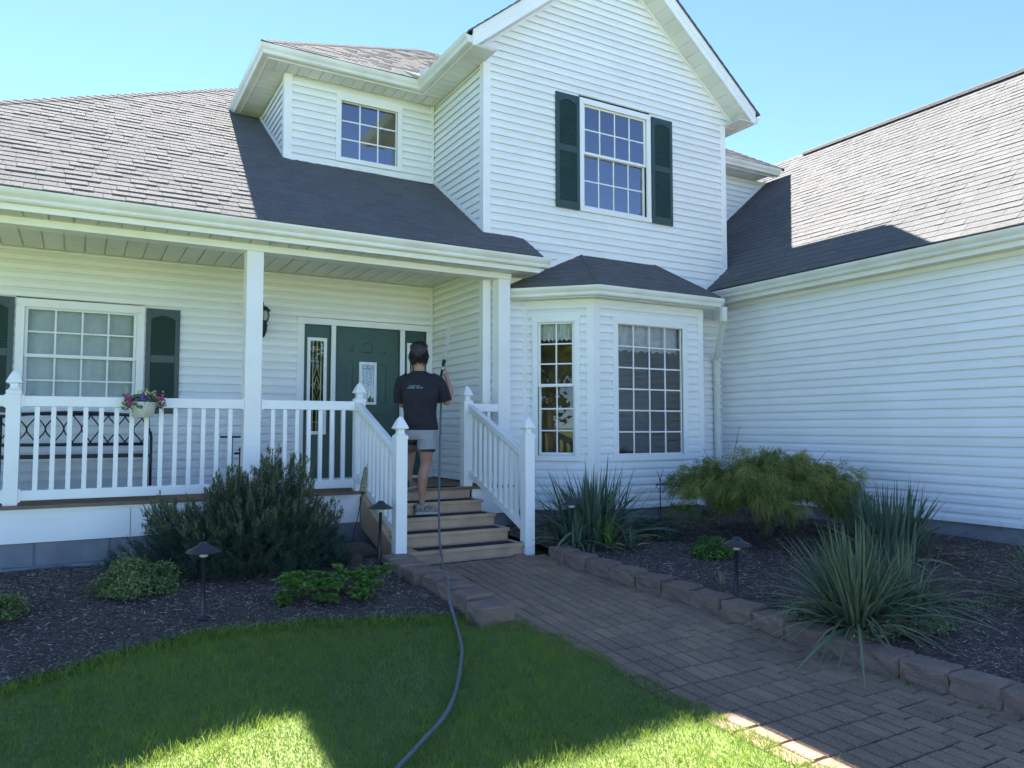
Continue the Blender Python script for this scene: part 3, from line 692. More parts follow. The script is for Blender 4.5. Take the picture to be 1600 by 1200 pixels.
hp(MB().prism([(4.02, 9.50, 6.47), (4.0, 9.62, 6.47), (3.7, 9.62, 6.47), (3.7, 9.60, 6.56), (3.98, 9.60, 6.56)], (0, -.004, 0)).prism([(3.99, 9.3, 6.47), (3.99, 9.62, 6.47), (3.99, 9.62, 6.57), (3.99, 9.3, 6.55)], (.003, 0, 0)).build('gutter_splash_guard', 'gutter'))
# ---- gable roof
GX, GZ, GS = 6.55, 8.555, .82
def gz_r(x_): return GZ-GS*abs(x_-GX)
for sg, xe in ((-1, 4.01), (1, 9.09)):
    nx = sg*GS/math.sqrt(1+GS*GS); nz = 1/math.sqrt(1+GS*GS)
    g = hp(MB().prism([(xe, 8.075, gz_r(xe)), (GX, 8.075, GZ), (GX, 12.9, GZ), (xe, 12.9, gz_r(xe))], (0, 0, -.010)).build('gable_roof', 'shingle'))
    # ragged shingle ends over the rake
    n = int(3.3/.143)
    rk = MB()
    for i in range(n):
        xa = xe-sg*i*.11; xb = xa-sg*.115
        if (GX-xb)*-sg < 0: break
        rk.prism([(xa, 8.062, gz_r(xa)+.012), (xb, 8.062, gz_r(xb)+.004), (xb, 8.062, gz_r(xb)-.008), (xa, 8.062, gz_r(xa)-.006)], (0, .2, 0))
    rk.build('rake_shingle', 'shingle', g)
    # rake board in two steps and the sloping soffit with its panels
    xi = xe-sg*.075
    hp(MB().prism([(xi, 8.092, gz_r(xi)-.011), (GX, 8.092, GZ-.011), (GX, 8.092, GZ-.13), (xi, 8.092, gz_r(xi)-.13)], (0, .02, 0))
        .prism([(xi, 8.100, gz_r(xi)-.13), (GX, 8.100, GZ-.13), (GX, 8.100, GZ-.235), (xi-sg*.06, 8.100, gz_r(xi-sg*.06)-.235), (xi, 8.100, gz_r(xi)-.21)], (0, .02, 0)).build('rake_board', 'trim'))
    rs = hp(MB().prism([(xi-sg*.05, 8.122, gz_r(xi-sg*.05)-.215), (GX, 8.122, GZ-.215), (GX, YG, GZ-.215), (xi-sg*.05, YG, gz_r(xi-sg*.05)-.215)], (0, 0, .01)).build('rake_soffit', 'soffit'))
    t = xi-sg*.06
    while (GX-t)*-sg > .02:
        q = t-sg*.148
        if (GX-q)*-sg < 0: break
        MB().prism([(t, 8.124, gz_r(t)-.224), (q, 8.124, gz_r(q)-.224), (q, YG-.03, gz_r(q)-.224), (t, YG-.03, gz_r(t)-.224)], (0, 0, .008)).build('soffit_panel', 'soffit', rs); t -= sg*.153
    # trim bead along the top of the wall
    xw = 4.19 if sg < 0 else 8.91
    hp(MB().prism([(xw, YG-.045, gz_r(xw)-.226), (GX, YG-.045, GZ-.226), (GX, YG-.045, GZ-.262), (xw, YG-.045, gz_r(xw)-.262)], (0, .04, 0)).build('gable_bead', 'trim'))
hp(MB().box(4.165, XC, YG-.024, YG+.004, 6.345, 6.367).box(XR, 8.935, YG-.024, YG+.004, 6.345, 6.367).build('gable_bead', 'trim'))
# ---- bay roof, soffit, gutter
def bofs(d): return [(BAY[0][0]-d*1.4142, YG), (BAY[1][0]-.4142*d, BAY[1][1]-d), (BAY[2][0]+.4142*d, BAY[2][1]-d), (BAY[3][0]+d*1.4142, YG)]
e1 = bofs(.2)
bs = hp(MB().prism([(*p, 3.258) for p in bofs(.2)], (0, 0, .01)).build('bay_soffit', 'soffit'))
hp(sweep('fascia', e1, [(0, 3.25), (0, 3.385), (-.02, 3.385), (-.02, 3.25)], 'trim', 0).build('fascia', 'trim'))
hp(sweep('frieze', bofs(0), [(0.02, 3.19), (.032, 3.19), (.032, 3.256), (.02, 3.256)], 'trim', 0).build('frieze', 'trim'))
gutter(bofs(.202), 3.376, 'white gutter round the bay')
ez = 3.392; B = bofs(.27); A0, A1 = (5.95, YG, 3.985), (7.235, YG, 3.985)
def bay_face(pts, U, seed):
    P0 = Vector((*pts[0], ez)); P1 = Vector((*pts[1], ez)); U = (P1-P0).normalized(); L_ = (P1-P0).length
    tops = [Vector(p) for p in pts[2]]
    Nn = U.cross(tops[0]-P0).normalized()
    if Nn.z < 0: Nn = -Nn
    Vv = Nn.cross(U).normalized()
    if Vv.z < 0: Vv = -Vv
    tuv = [((t-P0).dot(U), (t-P0).dot(Vv)) for t in tops]; vm = tuv[0][1]
    r = hp(MB().add([P0-Nn*.004, P1-Nn*.004]+[t-Nn*.004 for t in reversed(tops)], [tuple(range(2+len(tops)))]).build('bay_roof', 'roofdeck'))
    ul, urr = tuv[0][0], tuv[-1][0]
    shingles(r, P0, U, Vv, Nn, lambda v: (ul*v/vm, L_+(urr-L_)*v/vm), vm, seed=seed)
    return r
bay_face((B[0], B[1], [A0]), None, 21); bay_face((B[1], B[2], [A0, A1]), None, 22); bay_face((B[2], B[3], [A1]), None, 23)
up_ = Vector((0, 0, .02))
hp(MB().tube([Vector((*B[1], ez))+up_*.6, Vector(A0)+up_*.3], .012, 6).build('bay_hip_cap', 'shingle'))
hp(MB().tube([Vector((*B[2], ez))+up_*.6, Vector(A1)+up_*.3], .012, 6).build('bay_hip_cap', 'shingle'))
hp(MB().prism([(A0[0], YG-.022, 3.985), (A1[0], YG-.022, 3.985), (A1[0], YG-.022, 4.0), (A0[0], YG-.022, 4.0)], (0, .02, 0)).prism([(B[0][0], YG-.022, ez+.0), (A0[0], YG-.022, 3.985), (A0[0], YG-.022, 4.04), (B[0][0]-.03, YG-.022, ez+.06)], (0, .021, 0)).build('roof_flashing', 'trim'))
# ---- garage wing roof
WZ = lambda x_: 4.05+.833*(x_-8.70)
WX0, WX1 = 8.24, 12.2
c3 = 1/math.sqrt(1+.833**2); n3 = .833*c3
wr = hp(MB().prism([(WX0, -2.2, WZ(WX0)-.005), (WX0, YG, WZ(WX0)-.005), (8.70, YG, WZ(8.70)-.005), (8.70, YP, WZ(8.70)-.005), (11.43, YP, WZ(11.43)-.005), (11.43, 13.6, WZ(11.43)-.005), (WX1, 13.6, WZ(WX1)-.005), (WX1, -2.2, WZ(WX1)-.005)], (0, 0, -.03)).build('garage_roof', 'roofdeck'))
wr['label'] = 'large shingle roof of the garage wing, mostly in sun'
def ur_w(v):
    x_ = WX0+v*c3
    ym = YG if x_ < 8.70 else (YP if x_ < 11.43 else 13.2)
    return (-ym, 2.2)
shingles(wr, (WX0, 0, WZ(WX0)), (0, -1, 0), (c3, 0, n3), (-n3, 0, c3), ur_w, (WX1-WX0)/c3, seed=31)
poly('garage_roof_back', [(WX1, -2.2, WZ(WX1)), (WX1, 13.6, WZ(WX1)), (16.2, 13.6, WZ(WX0)), (16.2, -2.2, WZ(WX0))], 'shingle')
hp(MB().prism([(WX1-.13, -2.2, WZ(WX1)-.06), (WX1-.11, -2.2, WZ(WX1)+.0), (WX1, -2.2, WZ(WX1)+.055), (WX1+.11, -2.2, WZ(WX1)+.0), (WX1+.13, -2.2, WZ(WX1)-.06)], (0, 11.9, 0)).build('ridge_vent', 'vent'))
caps('ridge_cap', (WX1, 13.5, WZ(WX1)), (WX1, 9.7, WZ(WX1)), .13, [(-1, 0, -.833), (1, 0, -.833)])
poly('garage_end_wall', [(XW, -2.0, .2), (15.8, -2.0, .2), (15.8, -2.0, 3.5), (WX1, -2.0, 6.8), (XW, -2.0, 3.6)], 'siding')
poly('garage_back_wall', [(15.8, -2.0, .2), (15.8, 13.5, .2), (15.8, 13.5, 3.5), (15.8, -2.0, 3.5)], 'siding')
ws = hp(MB().box(8.355, XW, -2.1, YG, 3.484, 3.494).build('garage_soffit', 'soffit'))
panels(ws, 1.5, YG, .15, lambda m, p, q: m.box(8.372, XW-.03, p, q, 3.475, 3.4825))
hp(MB().box(8.335, 8.355, -2.2, YG-.01, 3.468, 3.66).build('fascia', 'trim'))
hp(MB().box(XW-.034, XW-.02, -2.0, YG-.02, 3.425, 3.474).build('frieze', 'trim'))
gutter([(8.335, 8.30), (8.335, -2.2)], 3.642, 'long white gutter along the garage wing')
# ---- downspout in the corner by the bay
def ds(pts, w=.075, d=.055):
    m = MB(); n = len(pts)
    V = []
    for p in pts:
        V += [(p[0]-w/2, p[1]-d/2, p[2]), (p[0]+w/2, p[1]-d/2, p[2]), (p[0]+w/2, p[1]+d/2, p[2]), (p[0]-w/2, p[1]+d/2, p[2])]
    F = [(0, 1, 2, 3), tuple(4*(n-1)+k for k in (3, 2, 1, 0))]
    for i in range(n-1):
        for k in range(4): F.append((4*i+k, 4*i+(k+1) % 4, 4*i+4+(k+1) % 4, 4*i+4+k))
    m.add(V, F); return m
dsp = hp(ds([(7.72, 7.56, 3.27), (7.73, 7.58, 3.08), (8.37, 8.37, 2.62), (8.40, 8.395, 2.50), (8.40, 8.395, .5)], .085, .06).build('downspout', 'gutter', None, bevel=.008))
dsp['label'] = 'downspout running from the bay gutter to the wall corner'
MB().box(8.345, 8.455, 8.36, 8.46, 2.32, 2.34).build('strap', 'gutter', dsp)

# ---- porch railing
def gothic_post(x, y_, z0, ztip, w=.115):
    h = w/2; zs = ztip-.225
    m = MB(); m.box(x-h, x+h, y_-h, y_+h, z0, zs)
    p = m.build('rail_post', 'rail', rail, bevel=.004)
    m = MB().lathe([(h+.004, 0), (h+.004, .03), (h*.62, .055), (h*.55, .075), (h*.62, .095), (h+.006, .105), (h+.006, .112), (h*.80, .155), (h*.42, .20), (.004, .225)], (x, y_, zs), square=True)
    c = m.build('post_cap', 'rail', rail); return p
rail = hp(MB().box(-.475, 1.496, 8.275, 8.345, 1.796, 1.896).build('porch_railing', 'rail', None, bevel=.006))
rail['label'] = 'white vinyl porch railing with square balusters'
for (a, b) in ((1.669, 2.70), (4.175, 4.54), (-2.6, -.585)): MB().box(a, b, 8.275, 8.345, 1.796, 1.896).build('top_rail', 'rail', rail, bevel=.006)
for (a, b) in ((-.475, 1.496), (1.669, 2.70), (4.175, 4.54), (-2.6, -.585)): MB().box(a, b, 8.28, 8.34, .929, 1.023).build('bottom_rail', 'rail', rail, bevel=.005)
for (a, b, n) in ((-.475, 1.496, 14), (1.669, 2.70, 7), (4.175, 4.54, 2), (-2.6, -.585, 14)):
    for i in range(n):
        x = a+(b-a)*(i+1)/(n+1); MB().box(x-.02, x+.02, 8.29, 8.33, 1.023, 1.796).build('baluster', 'rail', rail)
for (x, z) in ((-.473, 1.846), (-.473, .976), (2.695, 1.846), (2.695, .976), (1.493, 1.846), (1.672, 1.846), (-.587, 1.846), (-.587, .976)):
    s = -1 if x in (2.695, 1.493, -.587) else 1
    MB().prism([(x, 8.266, z-.066), (x+s*.022, 8.266, z-.052), (x+s*.022, 8.266, z+.052), (x, 8.266, z+.066)], (0, .09, 0)).build('rail_bracket', 'rail', rail)
gothic_post(-.53, 8.31, DECK, 2.135); gothic_post(2.757, 8.31, DECK, 2.115); gothic_post(4.117, 8.31, DECK, 2.115)
# ---- stairs: five risers
ST, SRr = .31, .126
stairs = hp(MB().prism([(2.735, 8.16, DECK-.04), (2.735, 6.93, DECK-4*SRr-.06), (2.735, 6.93, .20), (2.735, 7.1, .20), (2.735, 8.16, .50)], (.04, 0, 0)).build('staircase', 'step'))
stairs['label'] = 'tan wooden steps with black grip strips'
MB().box(2.70, 2.735, 6.95, 8.17, .2, .21).build('stringer_foot', 'step', stairs)
for i in range(5):
    yf = 8.15-ST*i; zt = DECK-SRr*i; zb = DECK-SRr*(i+1) if i < 4 else .245
    MB().box(2.775, 4.095, yf+.022, yf+.045, zb-.02, zt-.034).build('riser', 'step', stairs)
    MB().box(2.765, 4.112, yf, yf+ST+.03 if i else yf+.14, zt-.034, zt+(.0015 if i == 0 else 0)).build('tread', 'step', stairs, bevel=.004)
    MB().box(2.93, 4.02 if i else 3.95, yf+.055, yf+.215 if i else yf+.2, zt, zt+.006).build('grip_strip', 'mat', stairs)
    if i: MB().box(4.06, 4.094, yf+.045, yf+ST+.02, .18, zt-.034).build('step_side', 'step', stairs)
gothic_post(2.722, 6.95, .20, 1.712); gothic_post(4.172, 6.95, .20, 1.716)
SL = SRr/ST
for x in (2.738, 4.145):
    y0, y1 = 8.252, 7.008
    def rl(zt, h, w, nm, sm=.004):
        m = MB(); z0 = zt; z1 = zt-(y0-y1)*SL
        m.prism([(x-w/2, y0, z0), (x-w/2, y1, z1), (x-w/2, y1, z1-h), (x-w/2, y0, z0-h)], (w, 0, 0)); return m.build(nm, 'rail', rail, bevel=sm)
    rl(1.885, .085, .07, 'stair_rail', .012); rl(1.09, .075, .05, 'stair_bottom_rail')
    for i in range(9):
        yy = y0-(y0-y1)*(i+1)/10; dz = (y0-yy)*SL
        MB().box(x-.019, x+.019, yy-.019, yy+.019, 1.02-dz, 1.81-dz).build('baluster', 'rail', rail)
        MB().box(x-.027, x+.027, yy-.027, yy+.027, 1.065-dz, 1.105-dz).build('baluster_shoe', 'rail', rail)

# ---- shingles: the 300 that show largest are pieces of their own, the rest one part per roof
rank = []
for i, (p, V, c) in enumerate(SH):
    q = project(c)
    if q and -40 < q[0] < 1640 and -40 < q[1] < 1240:
        a, b, d_ = project(V[2]), project(V[3]), project(V[4])
        if a and b and d_: rank.append((-abs(a[0]-b[0])*abs(a[1]-d_[1]), i))
rank.sort(); top = set(i for _, i in rank[:300]); rest = {}
for i, (p, V, c) in enumerate(SH):
    if i in top: MB().add(V, SHF).build('shingle', 'shingle', p)
    else: rest.setdefault(p.name, (p, MB()))[1].add(V, SHF)
for p, m in rest.values():
    o = m.build('shingle_courses', 'shingle', p); o['kind'] = 'stuff'
print('shingles', len(SH))

# ================================================================== walk, edging, lawn, mulch
M['concrete'] = mat('bounce_concrete', (.42, .40, .37), .85, col2=(.36, .34, .31), vscale=2, coords='World', bump=.2, bscale=60)
o = grid_sheet('bounce_driveway', np.linspace(0, 18, 10), np.linspace(-22, -2.3, 10), lambda x, y: gz(x, y)+.012, 'concrete', 'structure')  # unseen pale slab, added so sunlit concrete bounces fill onto the walls
o['label'] = 'pale concrete slab out of view, added to bounce sunlight onto the house'
def walk_sheet():
    V = []; F = []; n = 60
    for i in range(n+1):
        y = -2.3+(6.93+2.3)*i/n
        V += [(walkleft(y)-.14, y, float(gz(3.5, y))+.004), (curbx(y)+.12, y, float(gz(3.5, y))+.004)]
        if i: F.append((2*i-2, 2*i-1, 2*i+1, 2*i))
    return MB().add(V, F).build('walkway', 'sand')
walk = walk_sheet(); walk['kind'] = 'structure'; walk['label'] = 'brick paver walk from the steps along the garage wing'
def rough_block(name, L_, W_, H_, parent, m, loc, rz, seed, taper=.0, amp=.011, sub=2):
    """split-face block: gently battered, knocked corners"""
    rr = random.Random(seed); bm = bmesh.new(); bmesh.ops.create_cube(bm, size=1)
    bmesh.ops.scale(bm, vec=(W_, L_, H_), verts=bm.verts)
    bmesh.ops.bevel(bm, geom=bm.edges[:], offset=.012, segments=1, affect='EDGES')
    bmesh.ops.subdivide_edges(bm, edges=[e for e in bm.edges if e.calc_length() > .08], cuts=sub, use_grid_fill=True)
    for v in bm.verts:
        v.co.x += rr.uniform(-amp, amp); v.co.y += rr.uniform(-amp, amp)*.6; v.co.z += rr.uniform(-amp, amp)*.4
        if v.co.z > 0: v.co.y *= (1-taper*.3)
        if v.co.x > 0: v.co.y *= (1-taper)
    me = bpy.data.meshes.new(name); bm.to_mesh(me); bm.free(); me.materials.append(M[m])
    o = bpy.data.objects.new(name, me); link(o, parent); o.location = loc; o.rotation_euler = (rr.uniform(-.02, .02), rr.uniform(-.02, .02), rz); return o
pv = []
for k in range(6):
    bm = bmesh.new(); bmesh.ops.create_cube(bm, size=1); bmesh.ops.scale(bm, vec=(.0985, .2045, .05), verts=bm.verts)
    bmesh.ops.bevel(bm, geom=[e for e in bm.edges if all(v.co.z > 0 for v in e.verts)], offset=.0075, segments=1, affect='EDGES')
    for v in bm.verts: v.co.z += random.uniform(-.0012, .0012); v.co.x += random.uniform(-.0015, .0015); v.co.y += random.uniform(-.0015, .0015)
    me = bpy.data.meshes.new('paver'); bm.to_mesh(me); bm.free(); me.materials.append(M['paver']); pv.append(me)
PAV = []; pr_ = random.Random(5); xcol = 2.737
ci = 0
while xcol < 4.75:
    offy = pr_.choice((0, 0, 0, 0, 0, .012, .107)); j = 0
    soldier = 4.16 < xcol < 4.30
    y = -.6+offy
    while y < 6.86:
        gzv = float(gz(3.5, y)); zc = gzv+.010+pr_.uniform(-.0015, .0015)
        if xcol > walkleft(y)-.07 and xcol < curbx(y)+.09 and (y > 1.0 or True):
            dzdy = (float(gz(3.5, y+.1))-float(gz(3.5, y-.1)))/.2
            PAV.append((pr_.choice(pv), (xcol+pr_.uniform(-.002, .002), y, zc), (math.atan(dzdy)+pr_.uniform(-.005, .005), pr_.uniform(-.006, .006), pr_.uniform(-.006, .006))))
        y += .2145
    xcol += .1075; ci += 1
def pav_rank(p):
    q = project(p[1]); return q[2] if q and -20 < q[0] < 1620 and q[1] < 1215 else 1e6+(q[2] if q else 0)
PAV.sort(key=pav_rank); far = MB()
for k, (me, loc, rot) in enumerate(PAV):
    if k < 300:
        o = bpy.data.objects.new('paver', me); link(o, walk); o.location = loc; o.rotation_euler = rot
    else:
        mt = Matrix.LocRotScale(Vector(loc), Euler(rot), None)
        far.add([mt @ v.co for v in me.vertices], [tuple(p.vertices) for p in me.polygons])
o = far.build('paver_field', 'paver', walk); o['kind'] = 'stuff'
# edging blocks
edge = tag(empty('block_edging', (4.6, 3.5, .1)), 'long row of reddish split-face blocks edging the right bed', 'garden edging')
edge2 = tag(empty('block_edging', (2.75, 6, .2)), 'short stepped row of reddish blocks left of the walk', 'garden edging')
y = 6.62; k = 0
while y > -1.6:
    L_ = random.uniform(.285, .315); yc = y-L_/2; x = curbx(yc)
    rz = math.atan2(curbx(yc-.15)-curbx(yc+.15), .3)
    g = float(gz(x, yc))
    top = g+.165
    for lvl in range(2):
        dy = 0 if lvl else .12
        o = rough_block('edging_block', L_-.004, .21, .15 if lvl else .13, edge, 'stone', (x+.105+(.012 if lvl else 0)-4.6, yc+dy-3.5, (top-.075 if lvl else top-.215)-.1), rz, 100+k*2+lvl, .02)
    y -= L_; k += 1
for k, (x, y, s) in enumerate(((2.66, 6.80, 1), (2.66, 6.55, 1), (2.69, 6.30, 1.02), (2.755, 6.04, 1.0), (2.765, 5.77, 1.02), (2.775, 5.48, 1.05), (2.765, 5.16, 1.08))):
    g = float(gz(x, y))
    rough_block('edging_block', .255*s, .27*s, .17, edge2, 'stone', (x-2.75, y-6, g+.065-.2), random.uniform(-.12, .12)+math.pi, 300+k, .05)
# rocks
for k, (x, y, s, lab) in enumerate(((2.42, 7.45, .17, 'brown rock beside the stair stringer'), (2.28, 7.02, .09, 'small pale rock in the mulch near the steps'), (2.1, 7.62, .11, 'dark rock close to the porch foundation'))):
    bm = bmesh.new(); bmesh.ops.create_icosphere(bm, subdivisions=3, radius=1); rr = random.Random(k)
    ph = [rr.uniform(0, 6) for _ in range(6)]
    for v in bm.verts:
        n = 1+.16*math.sin(v.co.x*3+ph[0])+.13*math.sin(v.co.y*4+ph[1])+.1*math.sin(v.co.z*5+ph[2])+rr.uniform(-.03, .03)
        v.co = Vector((v.co.x*1.3, v.co.y, v.co.z*.7))*n*s
    me = bpy.data.meshes.new('rock'); bm.to_mesh(me); bm.free(); me.materials.append(M['bark'])
    o = link(bpy.data.objects.new('rock', me)); o.location = (x, y, float(leftz(x, y))+s*.25); tag(o, lab, 'rock', 'rocks by the steps')

# ---- lawn
M['grass'] = leafmat('grass_blades', (.105, .180, .048), (.30, .40, .060), .75, .3)
n = 330000
X = rng.uniform(-4.2, 3.26, n); Y = rng.uniform(.9, 5.85, n)
wl = np.interp(Y, [0, 2.55, 3.45, 4.25, 5.14, 6.0, 6.9], [3.02, 3.06, 3.10, 3.03, 2.89, 2.86, 2.80])
edge_n = .03*np.sin(X*9)+.02*np.sin(X*23+1)
k = (X < wl+.035+.03*np.sin(Y*14)+.02*np.sin(Y*37)) & (Y < lawnedge(X)+edge_n) & ~((X > 2.56) & (Y > 5.0))
X, Y = X[k], Y[k]; n = len(X)
wk = np.interp(Y, [0, 2.55, 3.45, 4.25, 5.14, 6.0, 6.9], [3.02, 3.06, 3.10, 3.03, 2.89, 2.86, 2.80])
P = np.stack([X, Y, gz(X, Y)-.004+.036*np.clip((X-wk+.75)*1.7, 0, 1)], -1)
D = np.stack([rng.normal(0, .34, n), rng.normal(0, .34, n), np.ones(n)], -1)
clump = .5+.25*np.sin(X*3.1+1.3*np.sin(Y*2.3))+.25*np.sin(Y*4.7+X*1.9)
Ln = rng.uniform(.030, .062, n)*(0.85+.3*clump)
patch = np.sin(X*1.7+2*np.sin(Y*1.1))*np.sin(Y*2.1+1.5*np.sin(X*1.3)); fine = np.sin(X*13+3*np.sin(Y*9))*np.sin(Y*15+2*np.sin(X*11))
lv = np.clip(.05+.55*rng.random(n)+.28*(clump-.5)+.16*patch+.12*fine+(rng.random(n) < .06)*.5, 0, 1)
Ln = Ln*(1+.25*fine+.15*patch)*np.where(rng.random(n) < .03, 1.7, 1)
o = strips('lawn_grass', P, D, Ln, rng.uniform(.0022, .0040, n), rng.uniform(.1, .5, n), 'grass', segs=2, leaf=lv)
tag(o, 'mown green grass in front of the porch', 'grass', kind='stuff')
n = 9000; X = rng.uniform(-3.5, 3.05, n); Y = rng.uniform(1, 5.5, n); k = (Y < lawnedge(X)-.03) & ~((X > 2.56) & (Y > 5.0)) & (np.sin(X*2.3+1)*np.sin(Y*3.1+X) > rng.uniform(-1, .9, n)); X, Y = X[k], Y[k]; n = len(X)
o = strips('dry_grass', np.stack([X, Y, gz(X, Y)+.002], -1), np.stack([rng.normal(0, .8, n), rng.normal(0, .8, n), np.ones(n)*.8], -1), rng.uniform(.03, .06, n), .003, .3, leafmat('dry_grass_blades', (.16, .14, .05), (.36, .33, .14), .7, .2), segs=2)
tag(o, 'dry straw-coloured blades scattered through the lawn', 'grass', kind='stuff')
n = 2600; Y = rng.uniform(1.2, 6.4, n); X = np.interp(Y, [c[0] for c in CURB[::-1]], [c[1] for c in CURB[::-1]])-np.abs(rng.normal(0, .03, n)); k = np.sin(Y*5)+np.sin(Y*13) > rng.uniform(-.6, 1.8, n); X, Y = X[k], Y[k]; n = len(X)
o = strips('joint_weeds', np.stack([X, Y, gz(X, Y)+.03], -1), np.stack([rng.normal(0, .6, n), rng.normal(0, .6, n), np.ones(n)], -1), rng.uniform(.012, .035, n), .004, .3, 'grass', segs=2)
tag(o, 'small weeds and moss along the foot of the edging', 'weeds', kind='stuff')
# longer tufts along the mulch edge
n = 9000; X = rng.uniform(-4, 2.75, n); Y = lawnedge(X)+rng.normal(-.03, .05, n); P = np.stack([X, Y, gz(X, Y)-.01], -1)
o = strips('edge_grass', P, np.stack([rng.normal(0, .4, n), rng.normal(0, .4, n), np.ones(n)], -1), rng.uniform(.06, .13, n), .0045, rng.uniform(.2, .7, n), 'grass', segs=3)
tag(o, 'longer grass tufts along the mulch edge', 'grass', kind='stuff')
# ---- mulch chips
M['chip'] = leafmat('mulch_chips', (.092, .068, .058), (.60, .51, .44), .75, 0)
def chips(name, X, Y, zf, label):
    n = len(X); P = np.stack([X, Y, zf(X, Y)+rng.uniform(-.002, .016, n)], -1)
    a = rng.uniform(0, 2*np.pi, n); tl = rng.normal(0, .25, n)
    D = np.stack([np.cos(a), np.sin(a), tl], -1)
    S = unit(np.cross(D, np.stack([rng.normal(0, .45, n), rng.normal(0, .45, n), np.ones(n)], -1)))
    Ln = rng.gamma(2.0, .0105, n)+.006; Wd = rng.uniform(.002, .007, n)
    lv = np.clip(rng.gamma(1.2, .13, n), 0, 1); light = rng.random(n) < .10; lv[light] = rng.uniform(.6, 1, light.sum())
    o = strips(name, P, D, Ln, Wd, .05, 'chip', segs=1, leaf=lv, side=S, tipw=.7)
    tag(o, label, 'mulch', kind='stuff')
n = 120000; X = rng.uniform(-3.2, 2.85, n); Y = rng.uniform(5.0, 8.2, n)
k = (Y > lawnedge(X)+.02) & ((X < 2.6) | ((Y > 6.95) & (X < 2.7))); chips('mulch_chips', X[k], Y[k], leftz, 'shredded bark chips in the bed below the porch')
n = 150000; X = rng.uniform(4.3, 8.5, n); Y = rng.uniform(.6, 8.4, n)
cxv = np.interp(Y, [c[0] for c in CURB[::-1]], [c[1] for c in CURB[::-1]])
k = (X > cxv+.2); chips('mulch_chips', X[k], Y[k], bedz, 'shredded bark chips in the raised right bed')

# ================================================================== plants
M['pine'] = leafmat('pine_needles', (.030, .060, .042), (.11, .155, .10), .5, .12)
M['candle'] = leafmat('pine_candles', (.075, .110, .060), (.15, .165, .09), .6, .1)
M['varieg'] = leafmat('small_variegated_leaves', (.060, .105, .030), (.30, .36, .14), .45, .25)
M['azalea'] = leafmat('fresh_green_leaves', (.045, .115, .028), (.18, .33, .07), .4, .3)
M['iris'] = leafmat('grey_green_straps', (.055, .10, .068), (.18, .245, .165), .45, .2)
M['yucca'] = leafmat('yucca_straps', (.070, .112, .062), (.24, .29, .17), .45, .18)
M['lily'] = leafmat('bright_green_straps', (.06, .12, .025), (.15, .24, .05), .45, .3)
M['thread'] = leafmat('golden_threads', (.080, .122, .032), (.31, .335, .095), .55, .3)
M['silver'] = leafmat('pale_groundcover', (.12, .16, .08), (.36, .38, .20), .6, .25)
M['straw'] = leafmat('dry_straw', (.16, .13, .08), (.36, .31, .20), .8, .1)
def stem(parent, a, b, r0, r1, name='stem', bend=0):
    a, b = Vector(a), Vector(b); n = 6
    pts = [a.lerp(b, i/n)+Vector((math.sin(i*1.7)*bend, math.cos(i*2.1)*bend, 0)) for i in range(n+1)]
    return MB().tube(pts, [r0+(r1-r0)*i/n for i in range(n+1)], 7).build(name, 'bark', parent, True)
def thing(name, loc, label, cat, group=None): return tag(empty(name, loc), label, cat, group)
